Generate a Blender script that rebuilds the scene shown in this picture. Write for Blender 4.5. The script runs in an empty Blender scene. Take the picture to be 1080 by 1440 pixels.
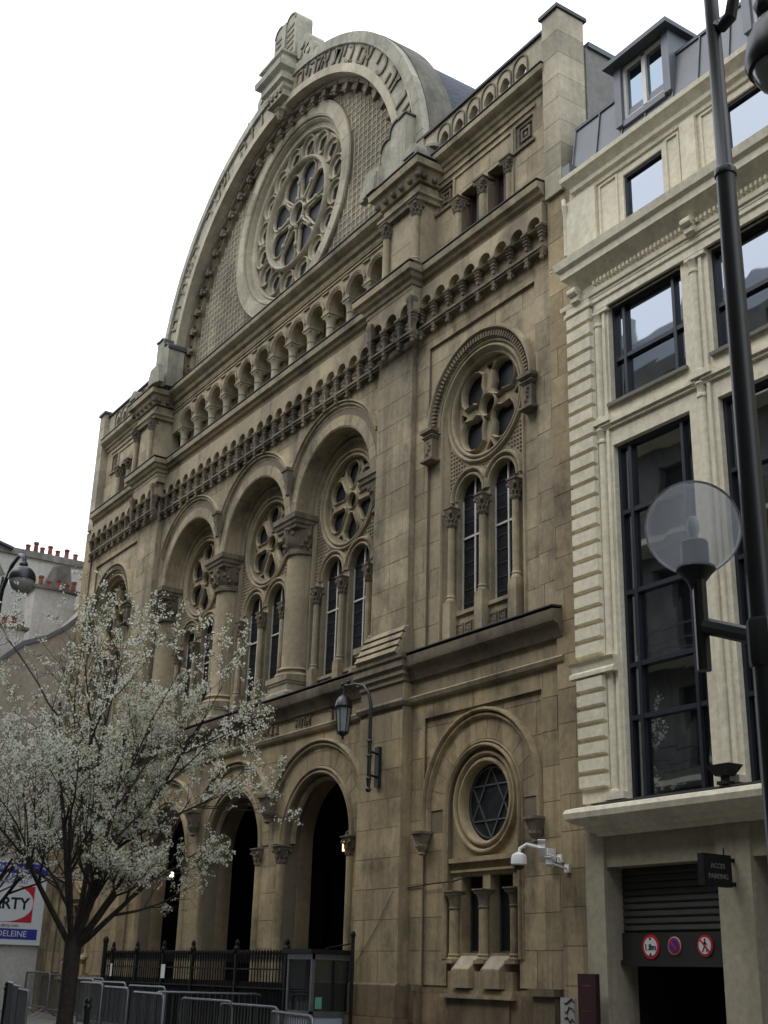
import bpy, math, random
from math import sin, cos, pi, radians, sqrt, atan2, hypot
from mathutils import Vector, Matrix
from mathutils.geometry import delaunay_2d_cdt

random.seed(7)
SC = bpy.context.scene
COL = SC.collection
R = random.uniform

# ------------------------------------------------------------------ camera
cam_d = bpy.data.cameras.new('camera'); cam = bpy.data.objects.new('camera', cam_d); COL.objects.link(cam)
PITCH, ROLL, YAW = 0.36096, 0.02965, 0.57889
h = Vector((-cos(YAW)*cos(PITCH), sin(YAW)*cos(PITCH), sin(PITCH)))
r_ = h.cross(Vector((0, 0, 1))).normalized(); u_ = r_.cross(h)
r2 = r_*cos(ROLL) + u_*sin(ROLL); u2 = -r_*sin(ROLL) + u_*cos(ROLL)
cam.matrix_world = Matrix(((r2.x, u2.x, -h.x, 0), (r2.y, u2.y, -h.y, 0), (r2.z, u2.z, -h.z, 1.7), (0, 0, 0, 1)))
cam_d.sensor_fit = 'VERTICAL'; cam_d.sensor_height = 36.0; cam_d.sensor_width = 27.0
cam_d.lens = 1739.2/1440*36
cam_d.clip_start = 0.1; cam_d.clip_end = 2000
SC.camera = cam

# ------------------------------------------------------------------ world, sun, exposure
SUN_EL, SUN_AZ = radians(52), radians(200)
W = bpy.data.worlds.new('World'); SC.world = W; W.use_nodes = True
nt = W.node_tree; nt.nodes.clear()
wo = nt.nodes.new('ShaderNodeOutputWorld'); bg = nt.nodes.new('ShaderNodeBackground')
sky = nt.nodes.new('ShaderNodeTexSky'); sky.sky_type = 'NISHITA'; sky.sun_disc = False
sky.sun_elevation = SUN_EL; sky.sun_rotation = SUN_AZ; sky.air_density = 1.0; sky.dust_density = 3.0
mx = nt.nodes.new('ShaderNodeMix'); mx.data_type = 'RGBA'; mx.inputs[0].default_value = 0.9
mx.inputs[7].default_value = (9.3, 9.9, 10.8, 1)          # flat pale cloud layer
nt.links.new(sky.outputs[0], mx.inputs[6]); nt.links.new(mx.outputs[2], bg.inputs[0])
bg.inputs[1].default_value = 0.12; nt.links.new(bg.outputs[0], wo.inputs[0])
sd = bpy.data.lights.new('sun', 'SUN'); sd.energy = 0.6; sd.angle = radians(25); sd.color = (1, 0.95, 0.88)
so = bpy.data.objects.new('sun', sd); COL.objects.link(so)
sv = Vector((-0.25, -0.55, 0.8)).normalized()            # direction towards the sun
so.rotation_euler = sv.to_track_quat('Z', 'Y').to_euler(); so.location = (0, 0, 60)
SC.view_settings.view_transform = 'Standard'; SC.view_settings.look = 'None'
SC.view_settings.exposure = 0.8; SC.view_settings.gamma = 1.0; SC.view_settings.use_curve_mapping = False

# ------------------------------------------------------------------ materials
def mat_base(name):
    m = bpy.data.materials.new(name); m.use_nodes = True
    n = m.node_tree; n.nodes.clear()
    o = n.nodes.new('ShaderNodeOutputMaterial'); b = n.nodes.new('ShaderNodeBsdfPrincipled')
    n.links.new(b.outputs[0], o.inputs[0]); return m, n, b
def noise(n, vec, scale, detail=4, rough=.6):
    t = n.nodes.new('ShaderNodeTexNoise'); t.inputs['Scale'].default_value = scale
    t.inputs['Detail'].default_value = detail; t.inputs['Roughness'].default_value = rough
    n.links.new(vec, t.inputs['Vector']); return t.outputs[0]
def mapping(n, vec, s):
    t = n.nodes.new('ShaderNodeMapping'); t.inputs['Scale'].default_value = s; n.links.new(vec, t.inputs[0]); return t.outputs[0]
def ramp(n, fac, a, b, ca=0., cb=1.):
    t = n.nodes.new('ShaderNodeMapRange'); t.inputs[1].default_value = a; t.inputs[2].default_value = b
    t.inputs[3].default_value = ca; t.inputs[4].default_value = cb; n.links.new(fac, t.inputs[0]); return t.outputs[0]
def mixc(n, fac, a, b, mode='MIX'):
    t = n.nodes.new('ShaderNodeMix'); t.data_type = 'RGBA'; t.blend_type = mode
    for s, v in ((0, fac), (6, a), (7, b)):
        if isinstance(v, (int, float)): t.inputs[s].default_value = v
        elif isinstance(v, tuple): t.inputs[s].default_value = (*v, 1)
        else: n.links.new(v, t.inputs[s])
    return t.outputs[2]
def math_(n, op, a, b):
    t = n.nodes.new('ShaderNodeMath'); t.operation = op
    for i, v in enumerate((a, b)):
        if isinstance(v, (int, float)): t.inputs[i].default_value = v
        else: n.links.new(v, t.inputs[i])
    return t.outputs[0]
def stone_mat(name, col, col2, soot, soot_amt=.5, rough=.88, grain=1.0, streak=.75, rnd=.17, bump=.25, pl=.55):
    m, n, b = mat_base(name)
    g = n.nodes.new('ShaderNodeNewGeometry').outputs['Position']
    big = ramp(n, noise(n, g, .55, 5, .6), .38, .62)
    c = mixc(n, big, col, col2)
    pale = math_(n, 'MULTIPLY', ramp(n, noise(n, mapping(n, g, (.8, .8, 1.1)), .9, 4, .55), .55, .68), pl)
    c = mixc(n, pale, c, tuple(min(.8, v*1.42) for v in col))
    # block tone
    at = n.nodes.new('ShaderNodeAttribute'); at.attribute_name = 'tone'
    tone = math_(n, 'MULTIPLY', at.outputs['Fac'], rnd)
    # vertical rain streaks
    st = ramp(n, noise(n, mapping(n, g, (2.6, 2.6, .16)), 1.0, 5, .62), .50, .72)
    pt = ramp(n, noise(n, mapping(n, g, (.9, .9, .5)), 1.0, 6, .66), .50, .68)
    s = math_(n, 'MULTIPLY', math_(n, 'MAXIMUM', math_(n, 'MULTIPLY', st, streak), pt), soot_amt)
    c = mixc(n, s, c, soot)
    fine = noise(n, g, 9*grain, 6, .7)
    v = math_(n, 'ADD', ramp(n, fine, .25, .75, .78, 1.18), tone)
    cv = n.nodes.new('ShaderNodeCombineColor')
    for i in range(3): n.links.new(v, cv.inputs[i])
    c = mixc(n, 1.0, c, cv.outputs[0], 'MULTIPLY')
    n.links.new(c, b.inputs['Base Color']); b.inputs['Roughness'].default_value = rough
    b.inputs['Specular IOR Level'].default_value = .25
    bp = n.nodes.new('ShaderNodeBump'); bp.inputs['Strength'].default_value = bump; bp.inputs['Distance'].default_value = .02
    n.links.new(noise(n, g, 28*grain, 5, .7), bp.inputs['Height']); n.links.new(bp.outputs[0], b.inputs['Normal'])
    return m
def flat_mat(name, col, rough=.6, metal=0., spec=.4, var=.12, scale=4., bump=0.):
    m, n, b = mat_base(name)
    g = n.nodes.new('ShaderNodeNewGeometry').outputs['Position']
    f = ramp(n, noise(n, g, scale, 5, .65), .3, .7, 1-var, 1+var)
    cv = n.nodes.new('ShaderNodeCombineColor')
    for i in range(3): n.links.new(f, cv.inputs[i])
    n.links.new(mixc(n, 1.0, col, cv.outputs[0], 'MULTIPLY'), b.inputs['Base Color'])
    b.inputs['Roughness'].default_value = rough; b.inputs['Metallic'].default_value = metal
    b.inputs['Specular IOR Level'].default_value = spec
    if bump:
        bp = n.nodes.new('ShaderNodeBump'); bp.inputs['Strength'].default_value = bump; bp.inputs['Distance'].default_value = .01
        n.links.new(noise(n, g, scale*5, 4), bp.inputs['Height']); n.links.new(bp.outputs[0], b.inputs['Normal'])
    return m
def emit_mat(name, col, s):
    m, n, b = mat_base(name); b.inputs['Emission Color'].default_value = (*col, 1); b.inputs['Emission Strength'].default_value = s
    b.inputs['Base Color'].default_value = (*col, 1); return m

M = {}
M['stone'] = stone_mat('limestone', (.368, .306, .198), (.285, .242, .160), (.08, .070, .052), .82)
M['stone_low'] = stone_mat('limestone_ochre', (.36, .284, .165), (.285, .232, .143), (.07, .056, .040), .86)
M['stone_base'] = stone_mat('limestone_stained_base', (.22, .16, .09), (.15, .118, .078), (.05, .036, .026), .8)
M['stone_pale'] = stone_mat('limestone_pale', (.39, .345, .25), (.32, .285, .21), (.11, .10, .08), .45)
M['stone_grey'] = stone_mat('limestone_weathered', (.33, .31, .24), (.25, .24, .19), (.075, .075, .06), .6, streak=.9)
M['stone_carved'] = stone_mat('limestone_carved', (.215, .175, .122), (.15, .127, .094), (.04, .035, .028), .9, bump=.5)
M['moss'] = stone_mat('mossy_extrados', (.15, .14, .11), (.085, .083, .066), (.03, .031, .024), .9)
M['joint'] = flat_mat('mortar', (.17, .14, .095), .95)
M['lead'] = flat_mat('lead_flashing', (.05, .052, .055), .6, .1, .3)
M['dark'] = flat_mat('interior_shade_black', (.012, .011, .010), .9)  # near-black colour stands in for the shade inside porch, garage and rooms
M['jamb'] = stone_mat('limestone_porch', (.27, .205, .125), (.22, .17, .11), (.07, .05, .035), .5)
M['white_joint'] = flat_mat('fresh_mortar', (.42, .38, .30), .9)
M['plaster'] = stone_mat('cream_plaster', (.74, .685, .53), (.70, .645, .495), (.36, .325, .25), .42, rnd=.05, streak=.8, bump=.1, pl=.08)
M['stone_dimmed'] = stone_mat('bounce_dimmed_facade', (.15, .14, .12), (.12, .11, .095), (.05, .05, .045), .6)  # opposite walls, darkened to weaken the light they bounce into the street
M['plaster_low'] = stone_mat('plaster_dimmed_low', (.37, .335, .245), (.32, .29, .215), (.17, .15, .11), .5, rnd=.05, streak=.9, bump=.1, pl=.08)  # darker copy of the plaster; dimmer street-level light is put into its colour
M['plaster_dk'] = stone_mat('grey_render', (.20, .195, .17), (.17, .165, .148), (.11, .105, .095), .4, streak=.3, pl=.08)
M['zinc'] = flat_mat('zinc_sheet', (.145, .155, .17), .55, .3, .4, .10, 1.5)
M['zinc_dk'] = flat_mat('zinc_edge', (.07, .08, .09), .5, .3)
M['iron'] = flat_mat('black_painted_iron', (.012, .013, .014), .38, .0, .5)
M['iron_matte'] = flat_mat('dark_wrought_iron', (.009, .009, .009), .6, spec=.2)
M['galv'] = flat_mat('galvanised_steel', (.19, .20, .21), .42, .8)
M['alu'] = flat_mat('dark_bronze_frame', (.03, .034, .045), .35, .3, .5)
M['white'] = flat_mat('white_paint', (.72, .72, .70), .4)
M['white_frame'] = flat_mat('white_window_frame', (.62, .60, .56), .5)
M['wood'] = flat_mat('reddish_wood', (.10, .045, .028), .6)
M['red'] = flat_mat('sign_red', (.48, .02, .03), .4, var=.03)
M['blue'] = flat_mat('sign_blue', (.03, .04, .28), .4, var=.03)
M['signwhite'] = flat_mat('sign_white', (.62, .65, .66), .45, var=.03)
M['black'] = flat_mat('lettering_black', (.01, .01, .012), .5)
M['asphalt'] = flat_mat('asphalt', (.05, .05, .052), .9, var=.25, scale=6, bump=.4)
M['pave'] = flat_mat('paving_slabs', (.13, .125, .115), .9, var=.2, scale=3, bump=.3)
M['granite'] = flat_mat('granite_kerb', (.22, .21, .20), .8)
M['terracotta'] = flat_mat('terracotta_pot', (.20, .065, .038), .85, var=.5, scale=3)
M['whitewash'] = stone_mat('old_white_render', (.50, .49, .45), (.44, .43, .395), (.27, .26, .235), .5, streak=.8, pl=.08)
M['pinkwash'] = stone_mat('beige_render', (.42, .36, .28), (.37, .315, .245), (.18, .15, .12), .5, pl=.08)
M['rubble'] = stone_mat('rubble_masonry', (.26, .25, .225), (.12, .115, .10), (.05, .05, .045), .8, grain=.6)
M['bark'] = flat_mat('bark', (.035, .027, .021), .9, var=.4, scale=12, bump=.6)
M['petal'] = flat_mat('white_blossom', (.80, .79, .68), .8, spec=.1, var=.18, scale=3)
def petal_mat():
    m, n, b = mat_base('white_blossom_petals')
    b.inputs['Base Color'].default_value = (.80, .79, .70, 1); b.inputs['Roughness'].default_value = .8
    t = n.nodes.new('ShaderNodeBsdfTranslucent'); t.inputs[0].default_value = (.85, .85, .74, 1)
    mxs = n.nodes.new('ShaderNodeMixShader'); mxs.inputs[0].default_value = .5
    n.links.new(b.outputs[0], mxs.inputs[1]); n.links.new(t.outputs[0], mxs.inputs[2])
    out = [x for x in n.nodes if x.type == 'OUTPUT_MATERIAL'][0]; n.links.new(mxs.outputs[0], out.inputs[0]); return m
M['petal'] = petal_mat()
M['leaf'] = flat_mat('young_green_leaf', (.16, .20, .05), .7, spec=.2, var=.3, scale=3)
M['glow'] = emit_mat('lit_bulb', (1, .80, .50), 5)
M['glow2'] = emit_mat('lit_lantern', (1, .48, .22), 2.2)
M['booth'] = flat_mat('blue_grey_panel', (.32, .37, .42), .5)
M['smoked'] = flat_mat('smoked_lamp_glass', (.25, .27, .26), .15, spec=.6)
M['maroon'] = flat_mat('maroon_panel', (.035, .014, .016), .4)
M['paper'] = flat_mat('green_paper', (.12, .3, .22), .7)

def slate_mat():
    m, n, b = mat_base('slate_roof')
    g = n.nodes.new('ShaderNodeNewGeometry').outputs['Position']
    br = n.nodes.new('ShaderNodeTexBrick'); br.inputs['Scale'].default_value = 2.2
    br.inputs['Color1'].default_value = (.065, .075, .095, 1); br.inputs['Color2'].default_value = (.04, .046, .06, 1)
    br.inputs['Mortar'].default_value = (.02, .02, .025, 1); br.inputs['Mortar Size'].default_value = .02
    sx = n.nodes.new('ShaderNodeSeparateXYZ'); n.links.new(g, sx.inputs[0])
    cx = n.nodes.new('ShaderNodeCombineXYZ'); n.links.new(sx.outputs[1], cx.inputs[0]); n.links.new(math_(n, 'MULTIPLY', sx.outputs[2], 1.2), cx.inputs[1])
    n.links.new(cx.outputs[0], br.inputs['Vector']); n.links.new(br.outputs['Color'], b.inputs['Base Color'])
    b.inputs['Roughness'].default_value = .75; b.inputs['Specular IOR Level'].default_value = .2
    bp = n.nodes.new('ShaderNodeBump'); bp.inputs['Strength'].default_value = .4; bp.inputs['Distance'].default_value = .02
    n.links.new(br.outputs['Fac'], bp.inputs['Height']); bp.invert = True; n.links.new(bp.outputs[0], b.inputs['Normal'])
    return m
M['slate'] = slate_mat()
def glass_mirror(name, refl, dark, wob=.16, sc=.9):
    m, n, b = mat_base(name)
    g = n.nodes.new('ShaderNodeNewGeometry').outputs['Position']
    b.inputs['Base Color'].default_value = (*refl, 1); b.inputs['Metallic'].default_value = 1.0; b.inputs['Roughness'].default_value = .02
    d = n.nodes.new('ShaderNodeBsdfDiffuse'); d.inputs[0].default_value = (*dark, 1)
    mixs = n.nodes.new('ShaderNodeMixShader'); lw = n.nodes.new('ShaderNodeLayerWeight'); lw.inputs[0].default_value = .45
    n.links.new(ramp(n, lw.outputs['Facing'], 0, 1, .62, 1.0), mixs.inputs[0])
    n.links.new(d.outputs[0], mixs.inputs[1]); n.links.new(b.outputs[0], mixs.inputs[2])
    out = [x for x in n.nodes if x.type == 'OUTPUT_MATERIAL'][0]; n.links.new(mixs.outputs[0], out.inputs[0])
    bp = n.nodes.new('ShaderNodeBump'); bp.inputs['Strength'].default_value = wob; bp.inputs['Distance'].default_value = .02
    n.links.new(noise(n, g, sc, 1), bp.inputs['Height']); n.links.new(bp.outputs[0], b.inputs['Normal'])
    return m
M['mirror'] = glass_mirror('coated_window_glass', (.38, .41, .45), (.010, .012, .015))
M['stained'] = flat_mat('leaded_glass_outside', (.018, .019, .022), .4, spec=.15, var=.5, scale=5, bump=.3)
M['windowglass'] = glass_mirror('window_glass', (.30, .36, .42), (.02, .025, .03))
def clear_glass():
    m, n, b = mat_base('clear_globe_glass')
    gl = n.nodes.new('ShaderNodeBsdfGlossy'); gl.inputs['Roughness'].default_value = .12
    tr = n.nodes.new('ShaderNodeBsdfTransparent'); tr.inputs[0].default_value = (.80, .81, .82, 1)
    df = n.nodes.new('ShaderNodeBsdfTranslucent'); df.inputs[0].default_value = (.55, .57, .6, 1)
    lw = n.nodes.new('ShaderNodeLayerWeight'); lw.inputs[0].default_value = .05
    a = n.nodes.new('ShaderNodeMixShader'); a.inputs[0].default_value = .27
    n.links.new(tr.outputs[0], a.inputs[1]); n.links.new(df.outputs[0], a.inputs[2])
    c = n.nodes.new('ShaderNodeMixShader'); n.links.new(lw.outputs['Fresnel'], c.inputs[0])
    n.links.new(a.outputs[0], c.inputs[1]); n.links.new(gl.outputs[0], c.inputs[2])
    out = [x for x in n.nodes if x.type == 'OUTPUT_MATERIAL'][0]; n.links.new(c.outputs[0], out.inputs[0]); return m
M['globe'] = clear_glass()

# ------------------------------------------------------------------ mesh helpers
class MB:
    def __init__(s): s.v = []; s.f = []; s.t = []
    def add(s, vs, fs, tone=0.):
        b = len(s.v); s.v += vs; s.f += [tuple(b+i for i in f) for f in fs]; s.t += [tone]*len(fs); return s
    def box(s, x0, x1, y0, y1, z0, z1, tone=0.):
        v = [(x, y, z) for z in (z0, z1) for y in (y0, y1) for x in (x0, x1)]
        return s.add(v, [(0, 2, 3, 1), (4, 5, 7, 6), (0, 1, 5, 4), (2, 6, 7, 3), (0, 4, 6, 2), (1, 3, 7, 5)], tone)
    def obox(s, c, ax, ay, az, hx, hy, hz):
        c = Vector(c); v = []
        for k in (-1, 1):
            for j in (-1, 1):
                for i in (-1, 1): v.append(tuple(c + ax*(i*hx) + ay*(j*hy) + az*(k*hz)))
        return s.add(v, [(0, 2, 3, 1), (4, 5, 7, 6), (0, 1, 5, 4), (2, 6, 7, 3), (0, 4, 6, 2), (1, 3, 7, 5)])
    def lathe(s, c, prof, n=16, axis='Z'):
        vs = []; fs = []; m = len(prof)
        for i in range(n):
            a = 2*pi*i/n; ca, sa = cos(a), sin(a)
            for r, z in prof:
                if axis == 'Z': vs.append((c[0]+r*ca, c[1]+r*sa, c[2]+z))
                elif axis == 'Y': vs.append((c[0]+r*ca, c[1]+z, c[2]+r*sa))
                else: vs.append((c[0]+z, c[1]+r*ca, c[2]+r*sa))
        for i in range(n):
            j = (i+1) % n
            for k in range(m-1): fs.append((i*m+k, j*m+k, j*m+k+1, i*m+k+1))
        if prof[0][0] > 1e-6: fs.append(tuple(i*m for i in range(n)))
        if prof[-1][0] > 1e-6: fs.append(tuple(i*m+m-1 for i in reversed(range(n))))
        return s.add(vs, fs)
    def prism4(s, c, prof, rot=0.):   # square-plan profile stack, half widths
        vs = []; fs = []; m = len(prof)
        for sx, sy in ((-1, -1), (1, -1), (1, 1), (-1, 1)):
            for w, z in prof: vs.append((c[0]+sx*w, c[1]+sy*w, c[2]+z))
        for i in range(4):
            j = (i+1) % 4
            for k in range(m-1): fs.append((i*m+k, j*m+k, j*m+k+1, i*m+k+1))
        fs.append((0, m, 2*m, 3*m)); fs.append((m-1, 2*m-1, 3*m-1, 4*m-1))
        return s.add(vs, fs)
    def tube(s, pts, rad, n=8, cap=True):
        pts = [Vector(p) for p in pts]; N = len(pts)
        rad = rad if isinstance(rad, (list, tuple)) else [rad]*N
        vs = []; fs = []; up = None
        for i, p in enumerate(pts):
            d = (pts[min(i+1, N-1)] - pts[max(i-1, 0)]).normalized()
            if up is None: up = d.orthogonal().normalized()
            up = (up - d*up.dot(d)); up = up.normalized() if up.length > 1e-6 else d.orthogonal().normalized()
            w = d.cross(up)
            for k in range(n):
                a = 2*pi*k/n; vs.append(tuple(p + (up*cos(a) + w*sin(a))*rad[i]))
        for i in range(N-1):
            for k in range(n):
                l = (k+1) % n; fs.append((i*n+k, i*n+l, (i+1)*n+l, (i+1)*n+k))
        if cap: fs.append(tuple(range(n))[::-1]); fs.append(tuple((N-1)*n+k for k in range(n)))
        return s.add(vs, fs)
    def ball(s, c, r, n=10, sz=1.):
        prof = [(r*sin(pi*i/6), -r*sz*cos(pi*i/6)) for i in range(7)]
        return s.lathe(c, prof, n)
    def sweep(s, path, prof, f, closed=False, pclosed=True, tone=0.):
        N = len(path); m = len(prof); vs = []; fs = []
        def nrm(a, b):
            dx, dy = b[0]-a[0], b[1]-a[1]; l = hypot(dx, dy) or 1; return (dy/l, -dx/l)
        for i, p in enumerate(path):
            if closed: n1 = nrm(path[i-1], p); n2 = nrm(p, path[(i+1) % N])
            else:
                n2 = nrm(p, path[i+1]) if i < N-1 else None; n1 = nrm(path[i-1], p) if i > 0 else n2
                n2 = n2 or n1
            mx_, my_ = n1[0]+n2[0], n1[1]+n2[1]; d = (mx_*n1[0]+my_*n1[1]) or 1
            mx_, my_ = mx_/d, my_/d
            for o, hh in prof: vs.append(f(p[0]+mx_*o, p[1]+my_*o, hh))
        for i in range(N if closed else N-1):
            j = (i+1) % N
            for k in range(m if pclosed else m-1):
                l = (k+1) % m; fs.append((i*m+k, i*m+l, j*m+l, j*m+k))
        if not closed and pclosed:
            fs.append(tuple(range(m))[::-1]); fs.append(tuple((N-1)*m+k for k in range(m)))
        return s.add(vs, fs, tone)
    def xf(s, mtx):
        s.v = [tuple(mtx @ Vector(p)) for p in s.v]; return s
    def mesh(s, name, mat, ang=32):
        me = bpy.data.meshes.new(name); me.from_pydata(s.v, [], s.f); me.materials.append(M[mat] if isinstance(mat, str) else mat)
        if any(s.t):
            a = me.attributes.new('tone', 'FLOAT', 'FACE'); a.data.foreach_set('value', s.t)
        if ang:
            me.polygons.foreach_set('use_smooth', [True]*len(me.polygons)); me.set_sharp_from_angle(angle=radians(ang))
        me.update(); return me
    def put(s, name, mat, parent=None, ang=32, kind=None, label=None):
        return place(s.mesh(name, mat, ang), name, parent, kind, label)

def place(me, name, parent=None, kind=None, label=None, loc=None, rot=None):
    o = bpy.data.objects.new(name, me); COL.objects.link(o)
    if parent is not None:
        o.parent = parent
        o.matrix_parent_inverse = INV[thing_of(parent)]
    if loc is not None: o.location = loc
    if rot is not None: o.rotation_euler = rot
    if kind: o['kind'] = kind
    if label: o['label'] = label
    return o
INV = {}
def thing_of(o):
    # a mesh part sits at its thing's origin, so sub-parts need no extra inverse
    return o.name if o.name in INV else '_id'
INV['_id'] = Matrix.Identity(4)
def thing(name, label, cat, loc=(0, 0, 0), group=None, rz=0.):
    o = bpy.data.objects.new(name, None); COL.objects.link(o); o.location = loc; o.rotation_euler = (0, 0, rz)
    o['label'] = label; o['category'] = cat
    if group: o['group'] = group
    o.empty_display_size = .3
    INV[o.name] = (Matrix.Translation(loc) @ Matrix.Rotation(rz, 4, 'Z')).inverted()
    return o
def tag(o, label, cat, group=None):
    o['label'] = label; o['category'] = cat
    if group: o['group'] = group
    return o
def copy_tree(o, parent=None):
    c = o.copy(); COL.objects.link(c)
    if parent is not None: c.parent = parent
    for ch in list(o.children): copy_tree(ch, c)
    return c

XZ = lambda u, v, hh: (u, hh, v)
XY = lambda u, v, hh: (u, v, hh)
def arc(cx, cz, r, a0, a1, n):
    return [(cx+r*cos(radians(a0+(a1-a0)*i/n)), cz+r*sin(radians(a0+(a1-a0)*i/n))) for i in range(n+1)]
def circ(cx, cz, r, n=32): return arc(cx, cz, r, 0, 360, n)[:-1]
def archpath(cx, cz, r, zb, n=20): return [(cx+r, zb)] + arc(cx, cz, r, 0, 180, n) + [(cx-r, zb)]
def roll(o0, o1, y, d, n=5):        # half-round section from o0 to o1 standing d proud of y
    c = (o0+o1)/2; w = (o1-o0)/2
    return [(c-w*cos(pi*i/n), y-d*sin(pi*i/n)) for i in range(n+1)]
def rect(o0, o1, y, d): return [(o0, y), (o0, y-d), (o1, y-d), (o1, y)]
def pip(x, z, P):
    c = False; j = len(P)-1
    for i in range(len(P)):
        xi, zi = P[i]; xj, zj = P[j]
        if (zi > z) != (zj > z) and x < (xj-xi)*(z-zi)/(zj-zi)+xi: c = not c
        j = i
    return c
def cdt(loops):
    vs = []; es = []
    for L in loops:
        b = len(vs); vs += [Vector(p) for p in L]; es += [(b+i, b+(i+1) % len(L)) for i in range(len(L))]
    r = delaunay_2d_cdt(vs, es, [], 0, 1e-5)
    return r[0], r[2]
def solid_tris(verts, tris, y0, y1, mb, back=False, tone=0.):
    """front at y0 (towards the street) plus side walls back to y1"""
    used = {}; vs = []; cnt = {}
    def gi(i):
        if i not in used: used[i] = len(vs); vs.append((verts[i].x, y0, verts[i].y))
        return used[i]
    fs = []
    for t in tris:
        fs.append(tuple(gi(i) for i in t))
        for k in range(3):
            e = (t[k], t[(k+1) % 3]); cnt.setdefault(frozenset(e), []).append(e)
    nb = len(vs); vs += [(x, y1, z) for x, _, z in vs]
    for e in cnt.values():
        if len(e) == 1:
            a, b = used[e[0][0]], used[e[0][1]]; fs.append((b, a, a+nb, b+nb))
    if back: fs += [tuple(i+nb for i in reversed(f)) for f in fs[:len(tris)]]
    mb.add(vs, fs, tone)
def plate(mb, outer, holes, y0, y1, back=False, f=None):
    V, T = cdt([outer]+holes); keep = []
    for t in T:
        x = sum(V[i].x for i in t)/3; z = sum(V[i].y for i in t)/3
        if pip(x, z, outer) and not any(pip(x, z, H) for H in holes): keep.append(t)
    solid_tris(V, keep, y0, y1, mb, back)

BLOCKS = []      # (importance, MB, material)
def ashlar(outer, holes, y, mat, ch=.52, bw=1.1, gap=.009, z0=None, off=0., jit=.35, thick=.0085):
    xs = [p[0] for p in outer]; zs = [p[1] for p in outer]; X0, X1, Z0, Z1 = min(xs), max(xs), min(zs), max(zs)
    zb = z0 if z0 is not None else Z0; rows = []
    while zb < Z1-1e-3:
        zt = zb+ch; cells = []; x = X0 - bw*(.5 if len(rows) % 2 else .0) - R(0, .2) + off
        while x < X1:
            w = bw*R(1-jit, 1+jit); cells.append((x+gap/2, x+w-gap/2)); x += w
        rows.append((zb+gap/2, zt-gap/2, cells)); zb = zt
    loops = [outer]+holes; flat = []
    for ri, (za, zc, cells) in enumerate(rows):
        for ci, (xa, xb) in enumerate(cells):
            if xb < X0 or xa > X1 or zc < Z0: continue
            loops.append([(xa, za), (xb, za), (xb, zc), (xa, zc)])
    V, T = cdt(loops); got = {}
    for t in T:
        x = sum(V[i].x for i in t)/3; z = sum(V[i].y for i in t)/3
        for ri, (za, zc, cells) in enumerate(rows):
            if za < z < zc:
                for ci, (xa, xb) in enumerate(cells):
                    if xa < x < xb:
                        if pip(x, z, outer) and not any(pip(x, z, H) for H in holes): got.setdefault((ri, ci), []).append(t)
                        break
                break
    comps = []
    for k, tr in got.items():
        own = {}
        def find(a):
            while own.setdefault(a, a) != a: a = own[a]
            return a
        for t in tr:
            for q in t[1:]: own[find(q)] = find(t[0])
        gr = {}
        for t in tr: gr.setdefault(find(t[0]), []).append(t)
        comps += list(gr.values())
    for tr in comps:
        # drop slivers
        A = sum(abs((V[t[1]].x-V[t[0]].x)*(V[t[2]].y-V[t[0]].y)-(V[t[2]].x-V[t[0]].x)*(V[t[1]].y-V[t[0]].y))/2 for t in tr)
        if A < .004: continue
        mb = MB(); solid_tris(V, tr, y-R(0, .006), y+thick, mb, tone=R(-1, 1))
        x = V[tr[0][0]].x; z = V[tr[0][0]].y
        BLOCKS.append((A/((x*x+y*y+z*z)**1.5), mb, mat))
def wall(parent, outer, holes, y, depth, mat, name='wall', ash=True, **kw):
    mb = MB(); plate(mb, outer, holes, y+(.010 if ash else 0), y+depth); o = mb.put(name, 'joint' if ash else mat, parent, 0)
    if ash: ashlar(outer, holes, y, mat, **kw)
    return o
VOUS = []
def voussoirs(cx, cz, r0, r1, a0, a1, n, y, mat, thick=.05, gap=.010, amt=0):
    for i in range(n):
        b0 = a0+(a1-a0)*i/n; b1 = a0+(a1-a0)*(i+1)/n; g = math.degrees(gap/2/((r0+r1)/2))
        P = arc(cx, cz, r1, b0+g, b1-g, 3); Q = arc(cx, cz, r0, b0+g, b1-g, 3)
        yy = y-R(0, .006); mb = MB(); vs = [(x, yy, z) for x, z in P+Q]+[(x, y+thick, z) for x, z in P+Q]
        fs = [(k, k+1, 5+k, 4+k) for k in range(3)]+[(k, 8+k, 9+k, k+1) for k in range(3)]+[(4+k, 5+k, 13+k, 12+k) for k in range(3)]
        fs += [(0, 4, 12, 8), (3, 11, 15, 7)]
        mb.add(vs, fs, R(-1, 1)); VOUS.append((mb, mat))

# ------------------------------------------------------------------ ground
def gz(x): return .02*max(0., -x-11)
def strip(name, y0, y1, dz, mat, x0=-120, x1=60):
    mb = MB(); xs = [x0, -60, -11, x1]
    vs = []; 
    for x in xs: vs += [(x, y0, gz(max(x, -60))+dz), (x, y1, gz(max(x, -60))+dz)]
    mb.add(vs, [(2*i, 2*i+2, 2*i+3, 2*i+1) for i in range(3)])
    return mb.put(name, mat, None, 0, 'structure')
strip('ground', -200, 300, -.30, 'asphalt', -500, 400)
strip('road', .9, 6.2, -.13, 'asphalt')
strip('near_pavement', -3.0, .9, 0, 'pave')
strip('far_pavement', 6.2, 14.3, 0, 'pave')
for y0, y1 in ((.9, 1.05), (6.05, 6.2)):
    mb = MB()
    vs = []
    for x in (-120, -60, -11, 60):
        g = gz(max(x, -60)); vs += [(x, y0, g-.3), (x, y0, g+.004), (x, y1, g+.004), (x, y1, g-.3)]
    fs = []
    for i in range(3):
        for k in range(3): fs.append((4*i+k, 4*i+k+1, 4*i+k+5, 4*i+k+4))
    mb.add(vs, fs); mb.put('kerb', 'granite', None, 0, 'structure')

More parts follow.
